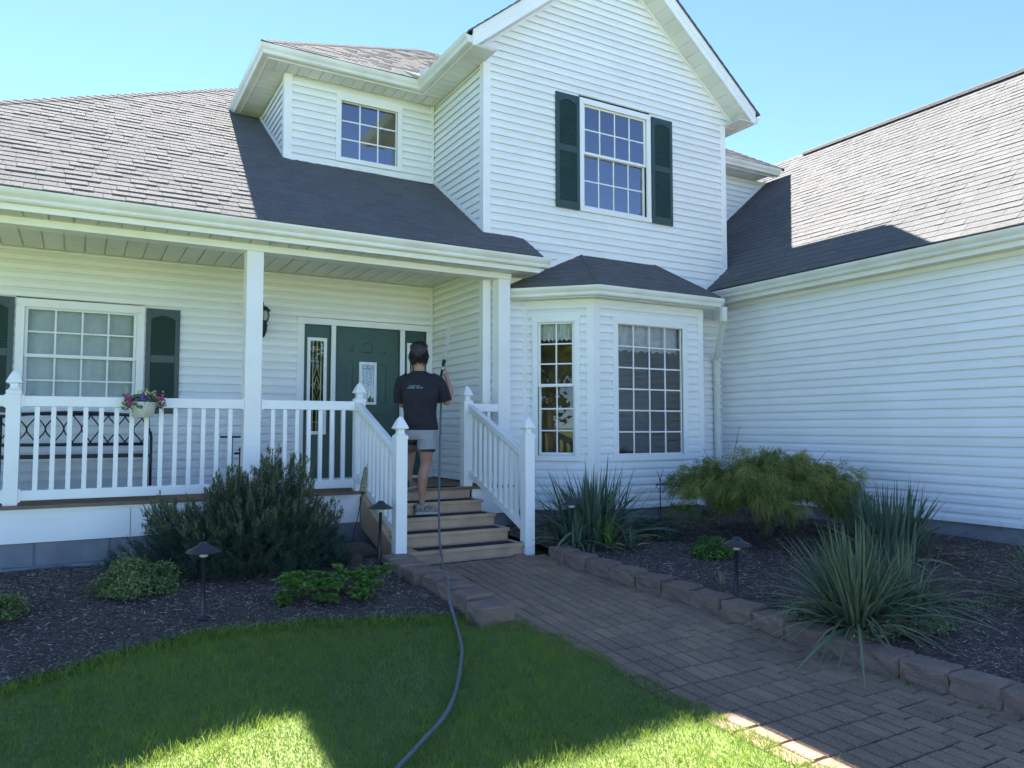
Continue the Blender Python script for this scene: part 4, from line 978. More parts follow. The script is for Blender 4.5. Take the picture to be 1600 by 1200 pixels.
# dwarf pine: shoots spread through a mound, each ringed with needles, pale candles at the tips
def dwarf_pine(c, rad, n_shoot, label):
    t = thing('dwarf_pine', c, label, 'shrub')
    rx, ry, rz = rad
    u = rng.normal(size=(n_shoot, 3)); u = unit(u); u[:, 2] = np.abs(u[:, 2])*.95-.12
    r = rng.uniform(.45, 1.0, n_shoot)**.6
    lump = 1+.16*np.sin(u[:, 0]*5+1)+.14*np.sin(u[:, 1]*6+u[:, 2]*4)+.10*np.sin(u[:, 0]*11+u[:, 2]*7)
    base = u*np.array([rx, ry, rz])*(r*lump)[:, None]; base[:, 2] = np.maximum(base[:, 2], .02)+.05
    d = unit(u*np.array([.75, .75, .25])+np.array([0, 0, .75])+rng.normal(0, .16, (n_shoot, 3)))
    Ls = rng.uniform(.10, .19, n_shoot)
    nn = 46
    s = rng.random((n_shoot, nn)); a = rng.uniform(0, 2*np.pi, (n_shoot, nn))
    e1 = unit(np.cross(d, [.3, .9, .1])); e2 = np.cross(d, e1)
    P = base[:, None]+d[:, None]*(Ls[:, None]*(s-.15))[..., None]
    out = np.cos(a)[..., None]*e1[:, None]+np.sin(a)[..., None]*e2[:, None]
    Dn = out*.75+d[:, None]*(.55+.5*s[..., None])
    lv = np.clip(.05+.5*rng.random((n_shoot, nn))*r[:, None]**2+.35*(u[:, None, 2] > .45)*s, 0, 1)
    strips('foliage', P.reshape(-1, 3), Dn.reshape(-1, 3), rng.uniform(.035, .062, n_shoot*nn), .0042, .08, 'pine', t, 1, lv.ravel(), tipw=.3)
    k = (r > .88) & (u[:, 2] > .3); b = base[k]+d[k]*(Ls[k]*.8)[:, None]; m = len(b)
    bb = np.repeat(b, 3, 0)+rng.normal(0, .012, (m*3, 3)); dd = np.repeat(d[k], 3, 0)*.5+np.array([0, 0, .8])+rng.normal(0, .14, (m*3, 3))
    # candle = a fat upright bud made of overlapping scales
    cn = 16; s = rng.random((m*3, cn)); a = rng.uniform(0, 2*np.pi, (m*3, cn)); dd = unit(dd); cl = rng.uniform(.035, .085, m*3)
    e1 = unit(np.cross(dd, [.2, .9, .1])); e2 = np.cross(dd, e1)
    out = np.cos(a)[..., None]*e1[:, None]+np.sin(a)[..., None]*e2[:, None]
    P = bb[:, None]+dd[:, None]*(cl[:, None]*s)[..., None]+out*.003
    strips('candles', P.reshape(-1, 3), (dd[:, None]*1.0+out*.28).reshape(-1, 3), .026, .0060, 0, 'candle', t, 1, tipw=.3)
    for i in range(9):
        q = 2*math.pi*i/9; stem(t, (.08*math.cos(q), .08*math.sin(q), -.02), (rx*.6*math.cos(q), ry*.6*math.sin(q), rz*(.4+.3*(i % 3)/2)), .022, .007, 'branch', .02)
    return t
dwarf_pine((1.46, 7.42, .27), (.95, .66, .88), 2600, 'big dark bushy pine shrub in front of the porch railing')
def mound(name, c, rad, n, leaf, m, label, group=None, cover=.55, up=.5, aspect=1.7, lumps=1.0):
    t = thing(name, c, label, 'shrub', group)
    u = unit(rng.normal(size=(n, 3))); u[:, 2] = np.abs(u[:, 2])
    l = 1+lumps*(.10*np.sin(u[:, 0]*6+c[0]*7)+.10*np.sin(u[:, 1]*7+u[:, 2]*5))
    r = rng.uniform(cover, 1, n)**.7*l
    P = u*np.array(rad)*r[:, None]; N_ = u*.8+rng.normal(0, .55, (n, 3))+np.array([0, 0, up])
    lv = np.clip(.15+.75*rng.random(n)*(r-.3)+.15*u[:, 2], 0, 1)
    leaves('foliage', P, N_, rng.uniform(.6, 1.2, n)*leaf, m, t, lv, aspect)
    for i in range(6):
        q = i*1.05; stem(t, (0, 0, -.03), (rad[0]*.6*math.cos(q), rad[1]*.6*math.sin(q), rad[2]*.6), .008, .003)
    return t
mound('round_shrub', (.43, 6.86, .29), (.335, .31, .27), 5200, .026, 'varieg', 'round pale green variegated shrub between the left path light and foundation')
mound('round_shrub', (-.60, 6.62, .25), (.30, .28, .21), 4200, .026, 'varieg', 'pale green variegated shrub cut by the left picture edge')
mound('low_shrub', (5.62, 5.70, .30), (.235, .22, .19), 2600, .028, 'azalea', 'small low green shrub behind the right bed path light', up=.9)
mound('low_shrub', (5.75, 6.75, .36), (.33, .3, .20), 2200, .03, 'pine', 'small dark shrub below the bay window front')
# spreading bush of leafy clusters
t = thing('leafy_bush', (1.82, 6.12, .22), 'bright green leafy bush spreading over mulch in front of the pine', 'shrub')
cl = [(-.36, .02, .17), (-.26, -.12, .12), (-.42, -.12, .06), (-.12, -.02, .13), (.02, -.10, .12), (.10, .06, .16), (.22, .02, .15), (.33, .06, .13), (.42, .10, .14), (.16, -.22, .07), (-.1, -.2, .05), (-.3, .15, .14), (.0, .12, .12), (.28, -.1, .09), (-.2, .1, .15)]
PP = []; NN = []; LV = []
for (x, y, z) in cl:
    for q in range(9):
        c = np.array([x, y, z])+rng.normal(0, .05, 3)*np.array([1, 1, .5]); m = 22; a = rng.uniform(0, 2*np.pi, m); el = rng.uniform(.15, 1.2, m)
        dirs = np.stack([np.cos(a)*np.cos(el), np.sin(a)*np.cos(el), np.sin(el)], -1)
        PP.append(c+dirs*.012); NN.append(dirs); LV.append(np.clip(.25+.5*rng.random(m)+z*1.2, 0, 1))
PP = np.concatenate(PP); UPV = np.concatenate(NN); NN = unit(np.cross(UPV, rng.normal(size=UPV.shape)))*.6+np.array([0, 0, .8])
leaves('foliage', PP, NN, rng.uniform(.035, .06, len(PP)), 'azalea', t, np.concatenate(LV), 2.2, UPV)
for (x, y, z) in cl: stem(t, (x*.3, y*.3, -.03), (x, y, z), .006, .003)
t = thing('leafy_sprig', (1.33, 5.98, .19), 'tiny green sprig left of the leafy bush', 'shrub')
a = rng.uniform(0, 2*np.pi, 40); dirs = np.stack([np.cos(a)*.7, np.sin(a)*.7, rng.uniform(.2, 1, 40)], -1)
leaves('foliage', dirs*.03, rng.normal(size=(40, 3))+[0, 0, 1], .035, 'azalea', t, None, 2.2, dirs); stem(t, (0, 0, -.03), (0, 0, .04), .004, .002)
def strap_clump(name, c, n, L_, W_, m, label, spread=.55, bend=(.25, .8), base=.12, lean=(0, 0), segs=6, cat='plant', dry=.06, folds=0, group=None):
    t = thing(name, c, label, cat, group)
    a = rng.uniform(0, 2*np.pi, n); el = np.abs(rng.normal(0, spread, n))
    D = np.stack([np.cos(a)*np.sin(el)+lean[0], np.sin(a)*np.sin(el)+lean[1], np.cos(el)], -1)
    P = np.stack([np.cos(a), np.sin(a), np.zeros(n)], -1)*(rng.random(n)*base)[:, None]
    Ln = rng.uniform(L_*.55, L_, n); out = np.stack([np.cos(a)*.5, np.sin(a)*.5, -np.ones(n)], -1)
    side = np.stack([-np.sin(a), np.cos(a), rng.normal(0, .35, n)], -1)
    bd = rng.uniform(bend[0], bend[1], n)*np.clip(el*1.6, .25, 1.3)
    lv = np.clip(rng.normal(.45, .22, n), 0, 1)
    strips('leaves', P, D, Ln, rng.uniform(.6, 1.1, n)*W_, bd, m, t, segs, lv, side, out, .06)
    if dry:
        k = int(n*dry)+2; a = rng.uniform(0, 2*np.pi, k)
        strips('dry_leaves', np.stack([np.cos(a), np.sin(a), np.zeros(k)], -1)*base+np.array([0, 0, .02]), np.stack([np.cos(a), np.sin(a), rng.uniform(.05, .6, k)], -1), rng.uniform(L_*.3, L_*.8, k), W_*.5, .4, 'straw', t, segs)
    return t
strap_clump('iris_clump', (4.98, 6.92, .36), 270, 1.0, .048, 'iris', 'large dark iris clump right of the stair post below the narrow bay window', .62, (.15, .85), .40)
strap_clump('iris_clump', (4.62, 6.72, .36), 60, .55, .034, 'iris', 'shorter iris leaves around the path light by the stair post', .6, (.2, .8), .22)
strap_clump('day_lily', (4.80, 6.36, .35), 26, .42, .030, 'lily', 'bright yellow-green lily in front of the dark iris', .42, (.1, .5), .05, dry=.05)
strap_clump('day_lily', (5.08, 6.36, .34), 18, .34, .026, 'iris', 'small grey-green lily right of the bright lily', .5, (.2, .8), .06, dry=.4)
strap_clump('yucca_clump', (4.98, 3.62, .16), 470, .88, .026, 'yucca', 'big spiky grey-green clump leaning over the edging', .70, (.1, .65), .16, (-.06, .03))
strap_clump('yucca_clump', (5.62, 3.66, .19), 300, .70, .020, 'yucca', 'grassy grey-green clump right of the big spiky clump', .75, (.2, .9), .16)
strap_clump('iris_clump', (7.05, 4.75, .30), 190, .88, .046, 'iris', 'broad-leaved iris clump against the garage wall', .45, (.05, .4), .30)
strap_clump('yucca_clump', (6.55, 3.02, .22), 190, .85, .022, 'yucca', 'spiky clump cut by the right picture edge', .65, (.1, .5), .12)
strap_clump('sprout_tuft', (4.83, 4.80, .25), 14, .14, .010, 'straw', 'few pale dry sprouts near the right path light', .35, (.1, .4), .08, dry=0)
# pale ground cover under the spiky clump
for (c, rx, ry, n, lab) in (((4.84, 3.98, .17), .22, .17, 1300, 'pale ground cover left of the big spiky clump'), ((4.96, 3.42, .15), .30, .12, 1000, 'pale ground cover below the big spiky clump'), ((5.36, 3.30, .16), .22, .14, 800, 'pale ground cover right of the big spiky clump'), ((6.25, 3.35, .19), .3, .2, 800, 'pale ground cover near the right picture edge')):
    t = thing('ground_cover', c, lab, 'plant', 'pale ground cover patches')
    r = np.sqrt(rng.random(n)); a = rng.uniform(0, 2*np.pi, n); P = np.stack([r*rx*np.cos(a), r*ry*np.sin(a), rng.uniform(-.02, .11, n)*(1.1-r)], -1)
    leaves('foliage', P, rng.normal(0, .6, (n, 3))+[0, 0, .8], rng.uniform(.012, .022, n), 'silver', t, None, 1.4)
    k = 60; strips('stems', P[:k]*[1, 1, 0], rng.normal(0, .5, (k, 3))+[0, 0, 1], .10, .003, .3, 'silver', t, 2)['kind'] = 'stuff'
# golden threadleaf cypress on a short trunk
def cypress(c, label):
    t = thing('threadleaf_cypress', c, label, 'tree')
    stem(t, (0, 0, -.05), (.02, .02, .55), .05, .035, 'trunk', .008)
    P = []; D = []; LN = []; LV = []; BD = []
    for i in range(150):
        a = rng.uniform(0, 2*np.pi); r = math.sqrt(rng.random()); rx = 1.12*(1+.12*math.sin(a*3+1)+.08*math.sin(a*7))
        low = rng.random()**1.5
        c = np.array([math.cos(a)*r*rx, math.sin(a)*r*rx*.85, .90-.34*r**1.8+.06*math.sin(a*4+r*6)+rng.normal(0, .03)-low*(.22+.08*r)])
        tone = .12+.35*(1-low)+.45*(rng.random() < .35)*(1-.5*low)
        o2 = np.array([math.cos(a), math.sin(a), 0])
        for q in range(11):
            m = 34; off = rng.normal(0, .075, 3)*[1, 1, .55]; d0 = unit((off+o2*.07+np.array([0, 0, .05]))[None])[0]
            P.append(c+off+rng.normal(0, .022, (m, 3))); D.append(d0*.8+np.array([0, 0, .15])+rng.normal(0, .38, (m, 3)))
            LN.append(rng.uniform(.045, .125, m)); BD.append(rng.uniform(.5, 1.3, m))
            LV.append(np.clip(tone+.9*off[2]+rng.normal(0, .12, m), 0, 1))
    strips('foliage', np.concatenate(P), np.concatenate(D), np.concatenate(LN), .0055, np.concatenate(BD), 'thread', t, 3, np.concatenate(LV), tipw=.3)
    for i in range(14):
        q = i*.45*math.pi; rr = .5+.45*((i*7) % 5)/4
        stem(t, (.02, .02, .35+.01*i), (rr*math.cos(q), rr*math.sin(q)*.85, .62-.1*rr), .018, .005, 'branch', .012)
    for (dx, dy, h, lx, ly) in ((-.45, .36, 1.02, -.12, .1), (-.30, .3, 1.28, .22, .05), (-.1, .1, 1.05, .2, -.1), (.15, -.2, 1.02, .1, -.12), (.3, -.3, .98, .12, -.15)):
        MB().tube([(dx, dy, .7), (dx+lx*.5, dy+ly*.5, .7+(h-.7)*.55), (dx+lx, dy+ly, h)], [.005, .004, .002], 5).build('bare_twig', 'bark', t)
    n = 130; P = np.array([-.22, .24, .92])+rng.normal(0, .07, (n, 3)); strips('top_spray', P, rng.normal(0, .5, (n, 3))+[0, 0, .5], .13, .0055, 1.0, 'thread', t, 3, rng.uniform(.5, 1, n))['kind'] = 'stuff'
    return t
cypress((6.92, 6.12, .34), 'golden green weeping threadleaf tree beside the garage wall')
# trees across the street: seen mirrored in the window panes
M['treeleaf'] = leafmat('tree_leaves', (.025, .055, .015), (.09, .14, .04), .5, .3)
def far_tree(x, y, h, lab, seed):
    t = thing('street_tree', (x, y, -.05), lab, 'tree', 'trees across the street')
    stem(t, (0, 0, -.1), (.2, .1, h*.55), h*.03, h*.012, 'trunk', .05)
    for i in range(5): stem(t, (.1, 0, h*.35), (h*.2*math.cos(i*1.3), h*.2*math.sin(i*1.3), h*.7), h*.012, h*.004, 'limb', .05)
    n = 2600; cs_ = rng.normal(0, 1, (26, 3))*np.array([h*.17, h*.17, h*.16])+np.array([0, 0, h*.66]); c = cs_[rng.integers(0, 26, n)]
    P = c+rng.normal(0, 1, (n, 3))*h*.055
    leaves('crown', P, rng.normal(size=(n, 3)), rng.uniform(.25, .5, n), 'treeleaf', t, None, 1.5)
for i, (x, y, h, lab) in enumerate(((-22, -24, 11, 'leafy tree across the street, mirrored in the narrow bay window'), (-9, -34, 12, 'tall tree across the street behind the photographer'), (4, -40, 10, 'round tree far across the street'), (-20, -8, 9, 'low bushy tree left of the street, mirrored in the narrow bay window'), (-24, -15, 10, 'dense tree left of the street, mirrored low in the bay'), (16, -38, 12, 'tall tree beyond the garage end'), (-30, -6, 12, 'tree at the left street side, mirrored in the bay'))): far_tree(x, y, h, lab, i)

# ================================================================== things on the porch and in the beds
def path_light(x, y, zf, h, r, label, tilt=0):
    z = float(zf(x, y)); t = thing('path_light', (x, y, z), label, 'path light', 'path lights in the beds')
    t.rotation_euler = (tilt*.6, tilt, 0)
    MB().lathe([(.028, 0), (.05, .004), (.05, .012), (.02, .02), (.0145, .03), (.0145, h-.06), (.024, h-.055), (.024, h-.02)], seg=12).build('pole', 'lamp', t, True)
    MB().lathe([(r, h-.052), (r+.002, h-.047), (r*.78, h-.026), (r*.42, h-.006), (r*.30, h+.008), (r*.22, h+.018), (r*.06, h+.022)], seg=28).build('lamp_shade', 'lamp', t, True)
    MB().lathe([(.03, h-.085), (.034, h-.06), (.03, h-.045)], seg=12).build('lens', 'frost', t, True)
path_light(.823, 6.0, leftz, .54, .125, 'black path light in front of the round pine, left bed')
path_light(2.50, 6.90, leftz, .58, .115, 'black path light beside the left stair post', .02)
path_light(4.52, 6.60, bedz, .52, .105, 'black path light among iris leaves right of the stairs', -.03)
path_light(4.74, 4.56, bedz, .50, .12, 'black path light in the middle of the right bed', .03)
# bench
t = thing('garden_bench', (0, 9.72, DECK), 'dark metal bench with lattice back under the porch window', 'bench')
bx0, bx1 = -.74, .70; yb = .12; n = 24
def arch(x): return .83+.05*(1-((x-(bx0+bx1)/2)/((bx1-bx0)/2))**2)
m = MB(); m.tube([(bx0+(bx1-bx0)*i/n, yb, arch(bx0+(bx1-bx0)*i/n)) for i in range(n+1)], .018, 8).tube([(bx0, yb, .52), (bx1, yb, .52)], .018, 8).tube([(bx0, yb, .50), (bx0, yb, .84)], .016, 8).tube([(bx1, yb, .50), (bx1, yb, .84)], .016, 8)
m.build('back_frame', 'iron', t, True)
k = 16
for i in range(k+1):
    x = bx0+.02+(bx1-bx0-.04)*i/k; w = (bx1-bx0-.04)/k*.5; s = 1 if i % 2 else -1
    pts = []
    for j in range(13):
        q = j/12; zt = arch(x); pts.append((x+s*w*math.cos(q*2*math.pi*1.0+.0)*1.0, yb, .525+(zt-.53)*q))
    MB().tube(pts, .0085, 6).build('lattice_strand', 'iron', t, True)
for j in range(6):
    y = yb-.03-j*.085; z = .40-.012*math.sin(j*.6)
    MB().box(bx0+.01, bx1-.01, y-.03, y+.03, z-.012, z+.012).build('seat_slat', 'iron', t, bevel=.003)
for x in (bx0, bx1):
    MB().tube([(x, yb, .0), (x, yb, .85)], .015, 8).build('rear_leg', 'iron', t, True)
    MB().tube([(x, -.40, .0), (x, -.38, .36), (x, -.39, .60), (x, -.30, .655), (x, -.05, .655), (x, yb, .62)], .015, 8).build('front_leg', 'iron', t, True)
    MB().tube([(x, -.38, .39), (x, yb, .39)], .013, 8).build('seat_rail', 'iron', t, True)
# plant stand
t = thing('plant_stand', (1.50, 9.0, DECK), 'black T-shaped metal stand beside the porch column', 'plant stand')
MB().tube([(0, 0, 0), (0, 0, .62)], .014, 8).build('pole', 'iron', t, True)
MB().tube([(-.12, 0, .605), (.12, 0, .605)], .011, 8).build('cross_bar', 'iron', t, True)
MB().lathe([(.09, 0), (.09, .012), (.015, .02)], seg=16).build('foot', 'iron', t, True)
m = MB(); m.tube([(.085, -.05, 0), (.085, -.05, .45)], .011, 8).tube([(.02, -.05, .42), (.15, -.05, .42)], .013, 8).lathe([(.016, .45), (.02, .465), (.004, .49)], (.085, -.05, 0), seg=8); m.build('short_pole', 'iron', t, True)
# flower basket hung on the rail
t = thing('flower_basket', (.535, 8.175, 1.70), 'white woven basket of purple, pink and yellow flowers on the porch rail', 'planter')
MB().lathe([(.088, 0), (.108, .13), (.113, .135), (.113, .15), (.10, .15), (.095, .11)], seg=24).build('basket', 'wicker', t, True)
m = MB()
for i in range(20):
    q = 2*math.pi*i/20; m.tube([(.092*math.cos(q), .092*math.sin(q), .012), (.1125*math.cos(q+.35), .1125*math.sin(q+.35), .13)], .0032, 5)
m.build('weave', 'wicker', t, True)
MB().tube([(0, .085, .10), (0, .14, .20), (0, .19, .20), (0, .19, .12)], .005, 6).build('hanger', 'iron', t)
n = 420; a = rng.uniform(0, 2*np.pi, n); r = np.sqrt(rng.random(n)); P = np.stack([np.cos(a)*r*.19, np.sin(a)*r*.11-.02, .15+.07*(1-r)+rng.normal(0, .02, n)-.05*(r > .85)], -1)
leaves('foliage', P, rng.normal(0, .6, (n, 3))+[0, 0, .7], .035, 'azalea', t)
def blossoms(nm, col, pts, s):
    mm = mat(nm, col, .6, var=.25, vscale=60); V = []; T = []
    for p in pts:
        N_ = Vector((random.gauss(0, .5), -.8+random.gauss(0, .3), .6+random.gauss(0, .3))).normalized(); A = N_.orthogonal().normalized(); Bv = N_.cross(A); b = len(V); V.append(tuple(Vector(p)+N_*s*.1))
        for k in range(10):
            q = 2*math.pi*k/10; rr = s*(1 if k % 2 == 0 else .62); V.append(tuple(Vector(p)+(A*math.cos(q)+Bv*math.sin(q))*rr+N_*s*.35))
        T += [(b, b+1+k, b+1+(k+1) % 10) for k in range(10)]
    fo = np_mesh('flowers', V, None, T, mm, t); fo['label'] = nm.replace('_', ' '); fo['kind'] = 'stuff'
g = lambda cx_, cz, sx, sz, n: [(cx_+random.gauss(0, sx), -.06+random.gauss(0, .05), cz+random.gauss(0, sz)) for _ in range(n)]
blossoms('magenta_flowers', (.42, .05, .16), g(-.13, .17, .035, .028, 26)+g(.13, .17, .04, .03, 34)+[(-.13, -.1, .12), (-.09, -.1, .115), (.17, -.08, .13)], .017)
blossoms('purple_flowers', (.16, .07, .40), g(-.02, .175, .04, .022, 40), .016)
blossoms('yellow_flowers', (.62, .58, .20), g(-.01, .235, .035, .022, 18)+g(.09, .23, .05, .02, 14), .014)
# wall lantern
t = thing('wall_lantern', (2.0, YP-.02, 2.75), 'black wall lantern half hidden by the porch column', 'wall lamp')
MB().lathe([(.004, 0), (.03, .02), (.055, .09), (.06, .15), (.07, .165), (.055, .17), (.058, .215), (.066, .22)], (0, -.115, 0), seg=16).build('lower_bracket', 'iron', t, True)
MB().lathe([(.055, .22), (.062, .30), (.058, .345)], (0, -.115, 0), seg=8).build('glass', 'frost', t)
for i in range(8):
    q = 2*math.pi*i/8; MB().tube([(.064*math.cos(q), -.115+.064*math.sin(q), .215), (.082*math.cos(q), -.115+.082*math.sin(q), .285), (.070*math.cos(q), -.115+.070*math.sin(q), .35)], .005, 5).build('cage_bar', 'iron', t)
MB().lathe([(.092, .345), (.098, .352), (.08, .375), (.055, .40), (.03, .412), (.014, .42), (.016, .44), (.010, .455), (.003, .475)], (0, -.115, 0), seg=16).build('lantern_cap', 'iron', t, True)
MB().box(-.05, .05, -.004, .012, .02, .26).build('back_plate', 'iron', t, bevel=.01)
MB().tube([(0, 0, .12), (0, -.06, .08), (0, -.115, .10)], .014, 8).build('arm', 'iron', t, True)
# garden plaque leaning beside the stairs
t = thing('garden_plaque', (2.54, 7.9, .27), 'narrow cream plaque with black rim on a thin leaning stake', 'garden sign'); t.rotation_euler = (0, .205, 0)
MB().tube([(0, 0, -.05), (0, 0, .67)], .0055, 6).build('stake', 'rust', t)
MB().box(-.039, .039, -.006, .006, .655, .905).build('plaque', 'plaque', t, bevel=.003)
m = MB()
for (a, b) in (((-.041, .652), (.041, .652)), ((.041, .652), (.041, .908)), ((.041, .908), (-.041, .908)), ((-.041, .908), (-.041, .652))): m.tube([(a[0], -.006, a[1]), (b[0], -.006, b[1])], .004, 5)
m.build('rim', 'iron', t)
m = MB()
for (dx, dz, r) in ((-.02, .918, .010), (.02, .918, .010), (0, .93, .012), (-.01, .947, .008), (.012, .95, .008), (.0, .968, .008), (.004, .985, .006)):
    m.tube([(dx+r*math.cos(q*.9), 0, dz+r*math.sin(q*.9)) for q in range(8)], .0026, 5)
m.build('scroll_top', 'iron', t)
m = MB()
for (dx, dz, r) in ((-.016, .645, .011), (.016, .645, .011), (0, .628, .010)): m.tube([(dx+r*math.cos(q*.9), -.002, dz+r*math.sin(q*.9)) for q in range(8)], .0026, 5)
m.build('scroll_foot', 'rust', t)
m = MB(); m.box(-.003, .003, -.009, -.006, .845, .875).box(-.001, .008, -.009, -.006, .868, .875)
for (dx, dz, r) in ((-.012, .85, .006), (.010, .835, .005), (-.004, .815, .005), (.004, .70, .007), (-.016, .70, .005)): m.tube([(dx, -.006, dz), (dx, -.0085, dz)], r, 7)
m.build('painted_motif', 'iron', t)
# metal garden stake
t = thing('garden_stake', (6.47, 7.48, .36), 'thin dark metal insect ornament on a rod below the bay window', 'garden ornament')
MB().tube([(0, 0, -.1), (0, 0, .60)], .007, 6).build('rod', 'iron', t)
for s in (-1, 1):
    MB().tube([(0, 0, .52), (.012*s, -.0, .60), (.03*s, 0, .66), (.055*s, 0, .69+.012*s)], .0035, 5).build('feeler', 'iron', t)
    MB().tube([(0, 0, .50), (.04*s, 0, .525), (.075*s, 0, .50)] if s < 0 else [(0, 0, .50), (.045, 0, .525), (.082, 0, .495), (.045, 0, .40), (0, 0, .43)], .004, 5).build('wing_wire', 'iron', t)
MB().tube([(-.075, 0, .50), (-.02, 0, .45), (.045, 0, .40)], .004, 5).build('wing_wire', 'iron', t)
m = MB()
for s in (-1, 1): m.prism([(.02*s, 0, .505), (.045*s, 0, .53), (.07*s, 0, .51), (.045*s, 0, .50)], (0, .004, 0))
m.build('wing', 'lamp', t)
for s, q in ((-.04, .22), (.03, .2), (.075, .17)): MB().tube([(s*.4, 0, -.05), (s, 0, q)], .005, 5).build('dry_stalk', 'rust', t)

# ================================================================== the person
RC = Vector((.868, -.497, 0)); FC = Vector((.497, .868, 0))
PM = Vector((3.29, 7.83, .64))
per = thing('person', PM, 'person in black shirt and grey shorts on the steps, seen from behind, spraying the wall', 'person')
def B_(lat, fwd, z): return RC*lat+FC*fwd+Vector((0, 0, z-.64))
def skinned(name, verts, edges, radii, m, parent, root=0, sub=2):
    me = bpy.data.meshes.new(name); me.from_pydata([tuple(v) for v in verts], edges, [])
    o = bpy.data.objects.new(name, me); COL.objects.link(o)
    sm = o.modifiers.new('skin', 'SKIN'); sm.use_smooth_shade = True
    for i, r in enumerate(radii):
        sv = me.skin_vertices[0].data[i]; sv.radius = r if hasattr(r, '__len__') else (r, r); sv.use_root = (i == root)
    ss = o.modifiers.new('sub', 'SUBSURF'); ss.levels = ss.render_levels = sub
    dg = bpy.context.evaluated_depsgraph_get(); dg.update()
    nm = bpy.data.meshes.new_from_object(o.evaluated_get(dg)); nm.name = name
    bpy.data.objects.remove(o, do_unlink=True)
    nm.materials.clear(); nm.materials.append(M[m]); nm.polygons.foreach_set('use_smooth', [True]*len(nm.polygons))
    return link(bpy.data.objects.new(name, nm), parent)
v = []; e = []; r = []
def jn(p, rad, prev=None):
    v.append(p); r.append(rad); i = len(v)-1
    if prev is not None: e.append((prev, i))
    return i
pel = jn(B_(.0, 0, 1.60), .11); sp = jn(B_(.0, .02, 1.80), .095, pel); ch = jn(B_(.005, .02, 2.02), .11, sp); nk = jn(B_(0, .0, 2.19), .075, ch); nk2 = jn(B_(-.005, .02, 2.27), .060, nk); hd0 = jn(B_(-.01, .04, 2.36), .085, nk2); hd1 = jn(B_(-.012, .045, 2.45), .098, hd0); hd2 = jn(B_(-.012, .04, 2.52), .055, hd1)
# right leg, standing
rh = jn(B_(.085, .0, 1.52), .092, pel); rt = jn(B_(.082, .0, 1.36), .092, rh); rk = jn(B_(.075, .015, 1.19), .064, rt); rc_ = jn(B_(.05, -.02, 1.06), .070, rk); rl_ = jn(B_(.04, -.015, .92), .048, rc_); ra = jn(B_(.04, -.01, .76), .036, rl_); rf = jn(B_(.045, .0, .69), .040, ra); rf2 = jn(B_(.14, .05, .67), .036, rf)
# left leg, stepping up onto the porch
lh = jn(B_(-.08, .04, 1.53), .09, pel); lt = jn(B_(-.12, .22, 1.455), .082, lh); lk = jn(B_(-.14, .40, 1.38), .064, lt); lc = jn(B_(-.15, .36, 1.23), .066, lk); ll = jn(B_(-.155, .35, 1.09), .046, lc); la = jn(B_(-.155, .35, .98), .036, ll); lf = jn(B_(-.155, .36, .93), .038, la); lf2 = jn(B_(-.14, .50, .92), .034, lf)
# right arm: elbow down, forearm up to the nozzle
rs = jn(B_(.17, .03, 2.09), .055, ch); ru = jn(B_(.25, .06, 1.99), .050, rs); re = jn(B_(.305, .10, 1.86), .044, ru); rfo = jn(B_(.335, .16, 2.0), .044, re); rw = jn(B_(.29, .22, 2.17), .028, rfo); rp = jn(B_(.262, .25, 2.225), .036, rw)
# left arm: forward, steadying the hose
ls = jn(B_(-.165, .03, 2.09), .055, ch); lu = jn(B_(-.215, .08, 1.98), .055, ls); le = jn(B_(-.21, .14, 1.85), .044, lu); lfo = jn(B_(-.08, .28, 1.88), .042, le); lw = jn(B_(.06, .36, 1.94), .028, lfo); lp = jn(B_(.12, .38, 1.97), .034, lw)
skinned('body', v, e, r, 'skin', per)
def fingers(palm, along, across, curl, s=1.0, nm='fingers'):
    """four unequal fingers and a thumb, curled round what is held"""
    palm, al, ac, cu = Vector(palm), Vector(along).normalized(), Vector(across).normalized(), Vector(curl).normalized()
    for k, (off, L_) in enumerate(((-.027, .062), (-.009, .070), (.009, .066), (.027, .052))):
        b = palm+ac*off+al*.018; a0 = [b, b+al*L_*.45+cu*.006, b+al*L_*.62+cu*.028, b+al*L_*.40+cu*.045]
        skinned('finger', a0, [(0, 1), (1, 2), (2, 3)], [.0098, .0092, .0085, .0072], 'skin', per, 0, 1)
    b = palm-ac*.030-al*.01; skinned('thumb', [b, b-ac*.018+al*.018+cu*.012, b-ac*.012+al*.036+cu*.028], [(0, 1), (1, 2)], [.0115, .0105, .0085], 'skin', per, 0, 1)
fingers(B_(.262, .25, 2.225), (-.45, .2, .8), (.3, .9, .25), RC*.6-FC*.5)
fingers(B_(.12, .38, 1.97), RC, (0, 0, 1), -FC)
# ears, nose, eyes, mouth
for s in (-1, 1):
    m = MB(); m.lathe([(.004, -.032), (.016, -.026), (.021, 0), (.018, .022), (.005, .034)], seg=10); m.v = [tuple(B_(-.012, .035, 2.405)+RC*(s*.098+x*.45*s)+FC*(y*.9)+Vector((0, 0, z))) for x, y, z in m.v]; m.build('ear', 'skin', per, True)
    m = MB(); m.lathe([(.001, -.012), (.010, -.006), (.012, 0), (.010, .006), (.001, .012)], seg=10); m.v = [tuple(B_(-.012+s*.033, .128, 2.42)+Vector((x, y, z))) for x, y, z in m.v]; m.build('eye', 'cover', per, True)
m = MB(); m.tube([B_(-.012, .125, 2.43), B_(-.012, .148, 2.40), B_(-.012, .152, 2.38), B_(-.012, .125, 2.37)], [.008, .012, .016, .010], 8); m.build('nose', 'skin', per, True)
m = MB(); m.tube([B_(-.037, .118, 2.335), B_(-.012, .128, 2.335), B_(.013, .118, 2.335)], [.003, .007, .003], 6); m.build('mouth', M['rust'], per, True)
